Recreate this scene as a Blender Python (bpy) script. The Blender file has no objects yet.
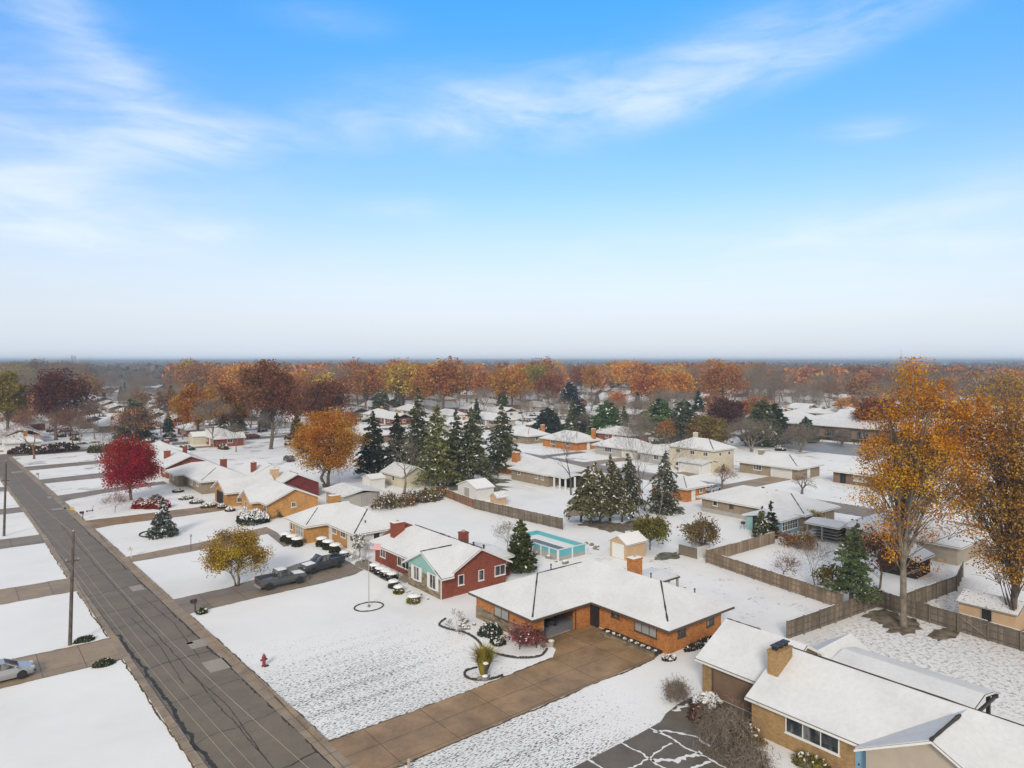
import bpy, math, random
import numpy as np
from mathutils import Vector, Matrix

random.seed(7)
C = bpy.context.scene.collection
R_ = math.radians

# ------------------------------------------------------------------ survey
# The camera hovers 25 m above the neighbourhood. x runs across the street, y along it.
FOC, CAM_H = 700.0, 25.0
YAW = math.atan2(567, 700)
SA, CA = math.sin(YAW), math.cos(YAW)

def P(px, py, z=0.0):
    """survey reading -> point at height z on the ground plan"""
    D = (CAM_H - z) * FOC / (py - 360.0)
    L = (px - 512.0) / FOC * D
    return (D * SA + L * CA, D * CA - L * SA)

def PD(px, D):
    L = (px - 512.0) / FOC * D
    return (D * SA + L * CA, D * CA - L * SA)

# ------------------------------------------------------------------ mesh builder
class MB:
    def __init__(s):
        s.v = []; s.f = []; s.m = []
    def add(s, verts, faces, m=0):
        b = len(s.v); s.v.extend([tuple(p) for p in verts])
        for f in faces:
            s.f.append([b + i for i in f]); s.m.append(m)
        return s
    def box(s, x0, x1, y0, y1, z0, z1, m=0):
        v = [(x0,y0,z0),(x1,y0,z0),(x1,y1,z0),(x0,y1,z0),(x0,y0,z1),(x1,y0,z1),(x1,y1,z1),(x0,y1,z1)]
        return s.add(v, [(0,3,2,1),(4,5,6,7),(0,1,5,4),(1,2,6,5),(2,3,7,6),(3,0,4,7)], m)
    def poly(s, pts, z, m=0):
        pts = list(pts)
        a = sum(pts[i][0]*pts[(i+1)%len(pts)][1]-pts[(i+1)%len(pts)][0]*pts[i][1] for i in range(len(pts)))
        if a < 0: pts.reverse()
        return s.add([(p[0],p[1],z) for p in pts], [tuple(range(len(pts)))], m)
    def prism(s, pts, z0, z1, m=0):
        pts = list(pts); n = len(pts)
        a = sum(pts[i][0]*pts[(i+1)%n][1]-pts[(i+1)%n][0]*pts[i][1] for i in range(n))
        if a < 0: pts.reverse()
        v = [(p[0],p[1],z0) for p in pts] + [(p[0],p[1],z1) for p in pts]
        f = [tuple(range(n-1,-1,-1)), tuple(range(n,2*n))]
        f += [(i,(i+1)%n,n+(i+1)%n,n+i) for i in range(n)]
        return s.add(v, f, m)
    def tube(s, path, rad, n=6, m=0, cap=True):
        path = [Vector(p) for p in path]
        if not hasattr(rad, '__len__'): rad = [rad]*len(path)
        v = []; k = len(path)
        for i, p in enumerate(path):
            d = (path[min(i+1,k-1)] - path[max(i-1,0)])
            if d.length < 1e-9: d = Vector((0,0,1))
            d.normalize()
            u = d.orthogonal().normalized() if abs(d.z) > .95 else d.cross(Vector((0,0,1))).normalized()
            w = d.cross(u)
            for j in range(n):
                a = 2*math.pi*j/n
                v.append(p + (u*math.cos(a) + w*math.sin(a))*rad[i])
        f = [(i*n+j, i*n+(j+1)%n, (i+1)*n+(j+1)%n, (i+1)*n+j) for i in range(k-1) for j in range(n)]
        if cap: f += [tuple(range(n-1,-1,-1)), tuple(range((k-1)*n, k*n))]
        return s.add(v, f, m)
    def lathe(s, prof, n=16, c=(0,0,0), m=0, axis='z'):
        v = []
        for r, z in prof:
            for j in range(n):
                a = 2*math.pi*j/n
                q = (r*math.cos(a), r*math.sin(a), z)
                if axis == 'y': q = (q[0], q[2], q[1])
                if axis == 'x': q = (q[2], q[0], q[1])
                v.append((q[0]+c[0], q[1]+c[1], q[2]+c[2]))
        k = len(prof)
        f = [(i*n+j, i*n+(j+1)%n, (i+1)*n+(j+1)%n, (i+1)*n+j) for i in range(k-1) for j in range(n)]
        if prof[0][0] > 1e-6: f.append(tuple(range(n-1,-1,-1)))
        if prof[-1][0] > 1e-6: f.append(tuple(range((k-1)*n, k*n)))
        return s.add(v, f, m)
    def loft(s, rings, m=0, cap=True):
        n = len(rings[0]); v = [p for r in rings for p in r]; k = len(rings)
        f = [(i*n+j, i*n+(j+1)%n, (i+1)*n+(j+1)%n, (i+1)*n+j) for i in range(k-1) for j in range(n)]
        if cap: f += [tuple(range(n-1,-1,-1)), tuple(range((k-1)*n, k*n))]
        return s.add(v, f, m)
    def build(s, name, mats, parent=None, label=None, smooth=False, recalc=True):
        me = bpy.data.meshes.new(name)
        me.from_pydata(s.v, [], s.f); me.update()
        if not isinstance(mats, (list, tuple)): mats = [mats]
        for m in mats: me.materials.append(m)
        if len(mats) > 1: me.polygons.foreach_set('material_index', s.m)
        if recalc:
            import bmesh
            b = bmesh.new(); b.from_mesh(me); bmesh.ops.recalc_face_normals(b, faces=b.faces[:]); b.to_mesh(me); b.free()
        if smooth: me.polygons.foreach_set('use_smooth', [True]*len(me.polygons))
        return link(name, me, parent, label)

def link(name, me, parent=None, label=None):
    o = bpy.data.objects.new(name, me); C.objects.link(o)
    if parent is not None: o.parent = parent
    if label: o['label'] = label
    return o
def tag(o, label, cat, group=None, kind=None):
    if label: o['label'] = label
    if cat: o['category'] = cat
    if group: o['group'] = group
    if kind: o['kind'] = kind
    return o
def thing(name, label, cat, loc=(0,0,0), rz=0, group=None):
    o = bpy.data.objects.new(name, None); C.objects.link(o)
    o.location = loc; o.rotation_euler = (0,0,rz); o.empty_display_size = .3
    return tag(o, label, cat, group)
def struct(o): o['kind'] = 'structure'; return o
def dup(o, loc, rz=0.0, label=None, scale=None, group=None, color=None):
    kids = list(o.children)
    r = o.copy(); C.objects.link(r); r.location = loc; r.rotation_euler = (0,0,rz)
    if scale: r.scale = scale if hasattr(scale,'__len__') else (scale,)*3
    if label: r['label'] = label
    if group: r['group'] = group
    for ch in kids:
        g = list(ch.children)
        c = ch.copy(); C.objects.link(c); c.parent = r
        if color is not None and ch.name.split('.')[0] in ('crown','foliage'): c.color = color
        for q in g:
            d = q.copy(); C.objects.link(d); d.parent = c
    return r

# ------------------------------------------------------------------ materials
def nodes(name):
    m = bpy.data.materials.new(name); m.use_nodes = True
    nt = m.node_tree; b = nt.nodes['Principled BSDF']
    return m, nt, b
def N(nt, t, **k):
    n = nt.nodes.new(t)
    for a, v in k.items(): setattr(n, a, v)
    return n
def pos(nt): return N(nt, 'ShaderNodeNewGeometry').outputs['Position']
def noise(nt, vec, scale, detail=4, rough=.55, dist=0):
    n = N(nt, 'ShaderNodeTexNoise'); n.inputs['Scale'].default_value = scale
    n.inputs['Detail'].default_value = detail; n.inputs['Roughness'].default_value = rough
    n.inputs['Distortion'].default_value = dist
    nt.links.new(vec, n.inputs['Vector']); return n.outputs['Fac']
def mapping(nt, vec, scale=(1,1,1), rot=(0,0,0), loc=(0,0,0)):
    n = N(nt, 'ShaderNodeMapping'); n.inputs['Scale'].default_value = scale
    n.inputs['Rotation'].default_value = rot; n.inputs['Location'].default_value = loc
    nt.links.new(vec, n.inputs['Vector']); return n.outputs[0]
def ramp(nt, fac, stops):
    n = N(nt, 'ShaderNodeValToRGB'); e = n.color_ramp.elements
    while len(e) < len(stops): e.new(.5)
    for i, (p, c) in enumerate(stops):
        e[i].position = p
        e[i].color = (c,c,c,1) if not hasattr(c,'__len__') else (*c[:3],1)
    nt.links.new(fac, n.inputs[0]); return n.outputs[0]
def mix(nt, fac, a, b, blend='MIX'):
    n = N(nt, 'ShaderNodeMix', data_type='RGBA', blend_type=blend)
    for i, v in ((0, fac), (6, a), (7, b)):
        if hasattr(v, 'is_linked'): nt.links.new(v, n.inputs[i])
        elif i == 0: n.inputs[0].default_value = v
        else: n.inputs[i].default_value = (*v[:3], 1)
    return n.outputs[2]
def math_(nt, op, a, b=None, c=None, clamp=False):
    n = N(nt, 'ShaderNodeMath', operation=op, use_clamp=clamp)
    for i, v in enumerate((a,b,c)):
        if v is None: continue
        if hasattr(v, 'is_linked'): nt.links.new(v, n.inputs[i])
        else: n.inputs[i].default_value = v
    return n.outputs[0]
def sc(c, k): return tuple(min(1, x*k) for x in c)

def surf(name, c, rough=.75, var=.22, scale=1.2, fine=9.0, spec=.25, c2=None, bump=0):
    m, nt, b = nodes(name)
    p = pos(nt)
    f = ramp(nt, noise(nt, p, scale, 5), [(.3,0),(.7,1)])
    a = mix(nt, f, sc(c,1-var), c2 or sc(c,1+var))
    g = ramp(nt, noise(nt, p, fine, 3), [(.25,sc((1,1,1),1-var)),(.75,1.0)])
    col = mix(nt, .7, a, g, 'MULTIPLY')
    nt.links.new(col, b.inputs['Base Color'])
    b.inputs['Roughness'].default_value = rough; b.inputs['Specular IOR Level'].default_value = spec
    if bump:
        bn = N(nt,'ShaderNodeBump'); bn.inputs['Strength'].default_value = bump; bn.inputs['Distance'].default_value = .03
        nt.links.new(noise(nt,p,fine,4), bn.inputs['Height']); nt.links.new(bn.outputs[0], b.inputs['Normal'])
    return m
def brick(name, c, var=.25, mortar=None, bw=.24, bh=.085, msize=.012):
    m, nt, b = nodes(name)
    p = pos(nt)
    sx = N(nt,'ShaderNodeSeparateXYZ'); nt.links.new(p, sx.inputs[0])
    u = math_(nt,'ADD', sx.outputs[0], sx.outputs[1])
    cb = N(nt,'ShaderNodeCombineXYZ'); nt.links.new(u, cb.inputs[0]); nt.links.new(sx.outputs[2], cb.inputs[1])
    t = N(nt,'ShaderNodeTexBrick'); nt.links.new(cb.outputs[0], t.inputs['Vector'])
    t.inputs['Scale'].default_value = 1; t.inputs['Brick Width'].default_value = bw; t.inputs['Row Height'].default_value = bh
    t.inputs['Mortar Size'].default_value = msize
    t.inputs['Color1'].default_value = (*sc(c,1-var),1); t.inputs['Color2'].default_value = (*sc(c,1+var),1)
    t.inputs['Mortar'].default_value = (*(mortar or sc(c,.8)),1)
    f = ramp(nt, noise(nt, mapping(nt,p,(1,1,.5)), .8, 6, .65), [(.28,(.66,.66,.68)),(.5,(.95,.95,.95)),(.75,(1.12,1.1,1.08))])
    nt.links.new(mix(nt,1,t.outputs[0],f,'MULTIPLY'), b.inputs['Base Color'])
    b.inputs['Roughness'].default_value = .85; b.inputs['Specular IOR Level'].default_value = .2
    return m
def paint(name, c, rough=.45, metal=0, coat=0):
    m, nt, b = nodes(name)
    g = ramp(nt, noise(nt, pos(nt), 6, 4), [(.3,sc(c,.88)),(.7,c)])
    nt.links.new(g, b.inputs['Base Color']); b.inputs['Roughness'].default_value = rough
    b.inputs['Metallic'].default_value = metal; b.inputs['Coat Weight'].default_value = coat
    return m
def leafmat(name, rough=.8, hue=.05, lo=.72, hi=1.22, nscale=.5, drift=.085):
    m, nt, b = nodes(name)
    oi = N(nt,'ShaderNodeObjectInfo'); ge = N(nt,'ShaderNodeNewGeometry')
    rnd = ge.outputs['Random Per Island']
    cl = noise(nt, ge.outputs['Position'], nscale, 2)
    hs = N(nt,'ShaderNodeHueSaturation')
    dr = noise(nt, ge.outputs['Position'], .13, 2)
    h = math_(nt,'ADD', math_(nt,'MULTIPLY_ADD', math_(nt,'ADD', rnd, cl), hue, .5-hue), math_(nt,'MULTIPLY', math_(nt,'SUBTRACT', dr, .44), drift))
    nt.links.new(h, hs.inputs['Hue'])
    v = math_(nt,'MULTIPLY_ADD', rnd, hi-lo, lo)
    v2 = math_(nt,'MULTIPLY', v, ramp(nt, cl, [(.3,.6),(.68,1.25)]))
    nt.links.new(v2, hs.inputs['Value'])
    nt.links.new(oi.outputs['Color'], hs.inputs['Color'])
    nt.links.new(hs.outputs[0], b.inputs['Base Color'])
    b.inputs['Roughness'].default_value = rough; b.inputs['Specular IOR Level'].default_value = .12
    tr = N(nt,'ShaderNodeBsdfTranslucent'); nt.links.new(hs.outputs[0], tr.inputs['Color'])
    mx = N(nt,'ShaderNodeMixShader'); mx.inputs[0].default_value = .3
    nt.links.new(b.outputs[0], mx.inputs[1]); nt.links.new(tr.outputs[0], mx.inputs[2])
    nt.links.new(mx.outputs[0], nt.nodes['Material Output'].inputs['Surface'])
    return m

SNOW_C = (.80,.80,.805)
def snowmat(name, c=SNOW_C, speck=.0):
    m, nt, b = nodes(name)
    p = pos(nt)
    f = ramp(nt, noise(nt, p, .35, 5), [(.3,sc(c,.93)),(.7,c)])
    if speck:
        k = ramp(nt, noise(nt, p, 5, 4), [(.66-speck*.1,0),(.72-speck*.1,1)])
        f = mix(nt, k, f, (.12,.11,.10))
    nt.links.new(f, b.inputs['Base Color'])
    b.inputs['Roughness'].default_value = .65; b.inputs['Specular IOR Level'].default_value = .2
    bn = N(nt,'ShaderNodeBump'); bn.inputs['Strength'].default_value = .25; bn.inputs['Distance'].default_value = .04
    nt.links.new(noise(nt,p,2.2,5), bn.inputs['Height']); nt.links.new(bn.outputs[0], b.inputs['Normal'])
    return m

M = {}
M['snow'] = snowmat('snow_cover')
def roof_snow():
    m, nt, b = nodes('thin_roof_snow'); p = pos(nt)
    f = ramp(nt, noise(nt, p, .28, 6, .62), [(.28,(.62,.625,.632)),(.5,(.69,.697,.708)),(.72,(.74,.745,.755))])
    g = ramp(nt, noise(nt, mapping(nt,p,(1,1,.3)), 3.2, 6, .7), [(.3,.9),(.6,1.0)])
    f = mix(nt, 1, f, g, 'MULTIPLY')
    k = ramp(nt, noise(nt, p, 7, 3), [(.74,0),(.80,1)]); f = mix(nt, math_(nt,'MULTIPLY', k, ramp(nt, noise(nt,p,.5,3), [(.5,0),(.65,.8)])), f, (.13,.12,.11))
    nt.links.new(f, b.inputs['Base Color']); b.inputs['Roughness'].default_value = .7; b.inputs['Specular IOR Level'].default_value = .15
    bn = N(nt,'ShaderNodeBump'); bn.inputs['Strength'].default_value = .3; bn.inputs['Distance'].default_value = .05
    nt.links.new(noise(nt,p,1.6,6), bn.inputs['Height']); nt.links.new(bn.outputs[0], b.inputs['Normal'])
    return m
M['roof_snow'] = roof_snow()
M['thin_snow'] = snowmat('thin_patchy_snow', sc(SNOW_C,.95), .7)
M['shingle'] = surf('dark_shingle', (.06,.055,.05), .9, .3, 3, 20)
M['brown_shingle'] = surf('brown_shingle', (.13,.09,.075), .9, .3, 3, 20)
M['white_trim'] = paint('white_trim', (.72,.72,.70), .5)
M['grey_trim'] = paint('grey_trim', (.35,.34,.32), .5)
M['brown_trim'] = paint('brown_trim', (.10,.065,.045), .5)
def glassmat():
    m, nt, b = nodes('window_glass'); f = noise(nt, mapping(nt,pos(nt),(1.6,1.6,.7)), 1.0, 3)
    nt.links.new(ramp(nt, f, [(.38,(.018,.022,.027)),(.5,(.05,.055,.06)),(.62,(.19,.185,.175))]), b.inputs['Base Color']); b.inputs['Roughness'].default_value = .06
    return m
M['glass'] = glassmat()
M['curtain_glass'] = paint('curtained_window_glass', (.33,.34,.33), .15)
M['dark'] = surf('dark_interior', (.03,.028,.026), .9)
M['black'] = paint('black_metal', (.025,.025,.027), .5)
M['orange_brick'] = brick('orange_brick', (.47,.195,.065), .3)
M['amber_brick'] = brick('amber_brick', (.50,.265,.095), .22)
M['tan_brick'] = brick('tan_brick', (.37,.24,.115), .2)
M['buff_brick'] = brick('buff_brick', (.30,.24,.17), .2)
M['red_brick'] = brick('red_brick', (.25,.072,.048), .22)
M['maroon'] = surf('maroon_siding', (.17,.035,.035), .8)
M['stone'] = brick('ledge_stone', (.23,.185,.125), .45, bw=.6, bh=.16)
M['beige'] = surf('beige_siding', (.40,.345,.28), .75, .08)
M['cream'] = surf('cream_siding', (.55,.50,.38), .75, .08)
M['grey_siding'] = surf('grey_siding', (.36,.35,.33), .75, .08)
M['white_siding'] = surf('white_siding', (.62,.62,.60), .7, .06)
M['teal'] = surf('teal_siding', (.24,.42,.40), .7, .07)
M['blue_siding'] = surf('blue_siding', (.20,.34,.46), .7, .07)
M['brown_siding'] = surf('brown_siding', (.19,.125,.085), .8, .12)
M['terracotta'] = surf('peach_siding', (.52,.36,.22), .7, .08)
M['concrete'] = None
M['bark'] = surf('grey_bark', (.13,.105,.085), .95, .35, 2, 8)
M['pale_bark'] = surf('pale_bark', (.23,.195,.155), .95, .5, 1.1, 5)
M['twig'] = surf('bare_twigs', (.235,.19,.15), .95, .3, 2, 6)
M['red_twig'] = surf('reddish_twigs', (.22,.12,.085), .95, .3, 2, 6)
M['leaf'] = leafmat('autumn_leaves', hue=.045)
M['needle'] = leafmat('needles', drift=.03, hue=.02, lo=.5, hi=1.4)
M['wood_fence'] = surf('weathered_fence_wood', (.33,.25,.175), .9, .3, 1.5, 14)
M['grey_fence'] = surf('grey_fence_wood', (.25,.205,.16), .9, .3, 1.5, 14)
M['red_fence'] = surf('reddish_fence_wood', (.26,.15,.10), .9, .3, 1.5, 14)
M['tyre'] = paint('tyre_rubber', (.02,.02,.02), .8)
M['rim'] = paint('alloy_rim', (.45,.45,.46), .3, .8)
M['silver'] = paint('silver_car_paint', (.42,.43,.44), .3, .4, .6)
M['slate_paint'] = paint('slate_car_paint', (.055,.06,.075), .3, .3, .6)
M['white_paint'] = paint('white_car_paint', (.7,.7,.7), .3, 0, .5)
M['dark_paint'] = paint('dark_car_paint', (.05,.055,.06), .3, 0, .5)
M['red_paint'] = paint('dull_red_paint', (.24,.035,.035), .5)
M['lamp_red'] = paint('tail_lamp_red', (.35,.02,.015), .3)
M['lamp_clear'] = paint('head_lamp_clear', (.6,.6,.58), .15)
M['soil'] = surf('mulch_soil', (.055,.042,.032), .95, .4, 3, 12)
M['turf'] = surf('frosty_turf_edge', (.13,.105,.07), .95, .5, 3, 12)
M['silver_grey'] = paint('grey_car_paint', (.10,.104,.112), .3, .4, .6)
M['edging'] = surf('stone_edging', (.07,.065,.06), .9, .3, 3, 12)
M['rock'] = surf('grey_rock', (.24,.22,.20), .9, .35, 2, 9)

def boards(name, c, var=.3):
    m, nt, b = nodes(name); rnd = N(nt,'ShaderNodeNewGeometry').outputs['Random Per Island']
    p = pos(nt); g = ramp(nt, noise(nt, mapping(nt,p,(9,9,1.2)), 1.0, 5, .65), [(.25,.62),(.75,1.05)])
    a = mix(nt, rnd, sc(c,1-var), sc(c,1+var)); k = mix(nt, 1, a, g, 'MULTIPLY')
    st = ramp(nt, noise(nt, p, .5, 4), [(.35,.75),(.65,1.05)]); k = mix(nt, 1, k, st, 'MULTIPLY')
    nt.links.new(k, b.inputs['Base Color']); b.inputs['Roughness'].default_value = .9; b.inputs['Specular IOR Level'].default_value = .15
    return m
M['wood_fence'] = boards('weathered_fence_boards', (.30,.23,.165)); M['grey_fence'] = boards('grey_fence_boards', (.225,.185,.145)); M['red_fence'] = boards('reddish_fence_boards', (.30,.175,.115))
# ---- ground cover: snow with grass blades showing
def ground_mat():
    m, nt, b = nodes('snowy_ground')
    p = pos(nt)
    s = N(nt,'ShaderNodeSeparateXYZ'); nt.links.new(p, s.inputs[0]); X, Y = s.outputs[0], s.outputs[1]
    def sm(v, a, c):
        n = N(nt,'ShaderNodeMapRange', interpolation_type='SMOOTHSTEP'); nt.links.new(v, n.inputs['Value'])
        n.inputs['From Min'].default_value = a; n.inputs['From Max'].default_value = c
        return n.outputs[0]
    def mul(*a):
        r = a[0]
        for q in a[1:]: r = math_(nt,'MULTIPLY', r, q)
        return r
    base = ramp(nt, noise(nt, p, .09, 6, .6), [(.27,(.71,.71,.713)),(.45,(.80,.80,.803)),(.68,(.85,.85,.853))])
    # grass tips in mowing rows that run towards the houses
    st = mapping(nt, p, (3.4,10.5,1), (0,0,R_(4)))
    g1 = noise(nt, st, 1.0, 3, .6)
    g2 = noise(nt, mapping(nt,p,(3.0,7,1)), 1.6, 2, .6)
    row = noise(nt, mapping(nt, p, (.05,1.1,1), (0,0,R_(4))), 1.0, 2)
    reg = math_(nt,'ADD', mul(sm(X,17,19.5), sm(X,50,24), sm(Y,70,50)),
                math_(nt,'MULTIPLY', mul(sm(X,17,19.5), sm(X,52,26), sm(Y,41,37)), .24), clamp=True)
    amt = math_(nt,'MULTIPLY_ADD', reg, .225, 0.03)
    thr = math_(nt,'SUBTRACT', .795, amt)
    thr = math_(nt,'SUBTRACT', thr, math_(nt,'MULTIPLY', math_(nt,'SUBTRACT', row, .45), .22))
    sp = math_(nt,'MULTIPLY', math_(nt,'SUBTRACT', g1, thr), 22, clamp=True)
    far = sm(Math_dist(nt,X,Y), 150, 90)
    sp = mul(sp, far)
    sp2 = math_(nt,'MULTIPLY', math_(nt,'SUBTRACT', g2, math_(nt,'SUBTRACT', .80, math_(nt,'MULTIPLY', reg, .12))), 18, clamp=True)
    grass = ramp(nt, noise(nt, p, 2.5, 2), [(.35,(.035,.032,.028)),(.65,(.10,.085,.055))])
    col = mix(nt, math_(nt,'MULTIPLY',sp,.88), base, grass)
    col = mix(nt, mul(sp2, .8), col, grass)
    # thin, greyer snow in the fenced back yard and behind the orange brick house
    yard = mul(sm(X,56,60), sm(X,96,80), sm(Y,34,30))
    yard2 = mul(sm(X,56,60), sm(X,73,68), sm(Y,70,60), sm(Y,30,40))
    gy = math_(nt,'MULTIPLY', math_(nt,'SUBTRACT', noise(nt,p,2.6,6,.75), .49), 7, clamp=True)
    gy3 = math_(nt,'MULTIPLY', math_(nt,'SUBTRACT', noise(nt,p,.5,4,.6), .54), 10, clamp=True)
    col = mix(nt, mul(yard, gy, .8), col, (.20,.17,.13))
    lit = math_(nt,'MULTIPLY', math_(nt,'SUBTRACT', noise(nt,p,4.5,2,.5), .66), 20, clamp=True)
    col = mix(nt, mul(yard, lit), col, (.17,.09,.04))
    col = mix(nt, mul(yard2, gy3, gy), col, (.11,.09,.065))
    # melted patches elsewhere
    el = math_(nt,'MULTIPLY', math_(nt,'SUBTRACT', noise(nt,p,.13,5,.65), .555), 12, clamp=True)
    el = mul(el, sm(Math_dist(nt,X,Y), 110, 190))
    col = mix(nt, mul(el,.6), col, (.17,.135,.095))
    # far fields and woods floor
    fd = sm(Math_dist(nt,X,Y), 380, 700)
    ff = ramp(nt, noise(nt, p, .012, 5, .7), [(.40,(.085,.068,.05)),(.56,(.12,.09,.06)),(.60,(.6,.6,.6))])
    col = mix(nt, fd, col, ff)
    nt.links.new(col, b.inputs['Base Color'])
    b.inputs['Roughness'].default_value = .7; b.inputs['Specular IOR Level'].default_value = .15
    bn = N(nt,'ShaderNodeBump'); bn.inputs['Strength'].default_value = .35; bn.inputs['Distance'].default_value = .06
    nt.links.new(noise(nt,p,1.3,5), bn.inputs['Height']); nt.links.new(bn.outputs[0], b.inputs['Normal'])
    return m
def Math_dist(nt, X, Y):
    return math_(nt,'SQRT', math_(nt,'ADD', math_(nt,'MULTIPLY',X,X), math_(nt,'MULTIPLY',Y,Y)))

def slab_mat(name, c, joint=(2.6,2.6), stain=.35, rot=0.0, jdark=.35):
    """wet concrete with joints between poured slabs"""
    m, nt, b = nodes(name)
    p = pos(nt)
    f = ramp(nt, noise(nt, p, .45, 6, .65), [(.28,sc(c,1-stain)),(.72,sc(c,1+stain*.6))])
    f = mix(nt, .6, f, ramp(nt, noise(nt,p,4,5,.7), [(.25,.65),(.7,1.0)]), 'MULTIPLY')
    if joint:
        t = N(nt,'ShaderNodeTexBrick'); t.offset = 0
        nt.links.new(mapping(nt,p,(1,1,1),(0,0,rot)), t.inputs['Vector'])
        t.inputs['Scale'].default_value = 1; t.inputs['Brick Width'].default_value = joint[0]; t.inputs['Row Height'].default_value = joint[1]
        t.inputs['Mortar Size'].default_value = .035; t.inputs['Mortar Smooth'].default_value = .3
        t.inputs['Color1'].default_value = (.88,.88,.88,1); t.inputs['Color2'].default_value = (1.08,1.06,1.04,1); t.inputs['Mortar'].default_value = (jdark,jdark,jdark,1)
        f = mix(nt, 1, f, t.outputs[0], 'MULTIPLY')
    nt.links.new(f, b.inputs['Base Color'])
    b.inputs['Roughness'].default_value = .55; b.inputs['Specular IOR Level'].default_value = .3
    return m
M['ground'] = ground_mat()
M['asphalt'] = slab_mat('worn_asphalt', (.205,.162,.112), None, .22)
M['old_asphalt'] = slab_mat('dark_old_asphalt', (.155,.13,.10), None, .3)
M['tar'] = surf('crack_sealer', (.045,.042,.038), .7, .3)
M['patch'] = slab_mat('pale_concrete_patch', (.36,.32,.265), None, .15)
M['drive'] = slab_mat('wet_brown_concrete', (.345,.225,.122), (4.4,2.55), .42, 0.0, .45)
M['drive_tan'] = slab_mat('tan_concrete', (.36,.27,.18), (3.0,4.2), .22)
M['drive_grey'] = slab_mat('grey_brown_concrete', (.27,.22,.17), (3.5,3.5), .25)
M['kerb'] = slab_mat('kerb_concrete', (.36,.275,.19), (1.9,1.9), .35)
M['path'] = slab_mat('path_concrete', (.30,.26,.21), (1.2,1.2), .3)
M['lot'] = slab_mat('grey_parking_lot', (.30,.31,.33), None, .2)
# ------------------------------------------------------------------ foliage
def arr_mesh(name, V, F, mats, midx=None, smooth=False):
    """V (n,3); F (m,4) quads"""
    me = bpy.data.meshes.new(name)
    n, m = len(V), len(F)
    me.vertices.add(n); me.vertices.foreach_set('co', np.asarray(V, dtype=np.float32).ravel())
    me.loops.add(m*4); me.loops.foreach_set('vertex_index', np.asarray(F, dtype=np.int32).ravel())
    me.polygons.add(m); me.polygons.foreach_set('loop_start', np.arange(0, m*4, 4, dtype=np.int32))
    if midx is not None: me.polygons.foreach_set('material_index', np.asarray(midx, dtype=np.int32))
    for q in mats: me.materials.append(q)
    me.update(calc_edges=True); me.validate()
    return me

def leaf_quads(rng, Cn, size, aspect=1.0, flat=0.0, axis=None):
    """one randomly turned, slightly bent leaf clump per centre"""
    n = len(Cn)
    nor = rng.normal(size=(n,3)); nor[:,2] = nor[:,2]*(1-flat) + flat*2.2
    nor /= np.linalg.norm(nor, axis=1)[:,None] + 1e-9
    a = rng.normal(size=(n,3)) if axis is None else axis + rng.normal(size=(n,3))*.25
    u = a - nor*np.sum(a*nor, axis=1)[:,None]; u /= np.linalg.norm(u, axis=1)[:,None] + 1e-9
    w = np.cross(nor, u)
    s = (size*rng.uniform(.55, 1.3, n))[:,None] if np.isscalar(size) else (size*rng.uniform(.6,1.3,n))[:,None]
    k = rng.uniform(.7, 1.3, (n,4,1))
    u = u*s*.5*aspect; w = w*s*.5
    V = np.stack([Cn-u*k[:,0]-w*.35, Cn+w*k[:,1]*.9, Cn+u*k[:,2]+w*.2+nor*s*.12, Cn-w*k[:,3]*.9], axis=1).reshape(-1,3)
    F = np.arange(n*4).reshape(n,4)
    return V, F

def limb(p0, p1, rise, rng, k=4):
    p0, p1 = np.array(p0,float), np.array(p1,float)
    L = np.linalg.norm(p1-p0)
    mid = p0*.5 + p1*.5 + np.array([0,0,rise*L]) + rng.normal(size=3)*L*.05
    return [tuple((1-t)**2*p0 + 2*t*(1-t)*mid + t*t*p1) for t in np.linspace(0,1,k)]

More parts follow.
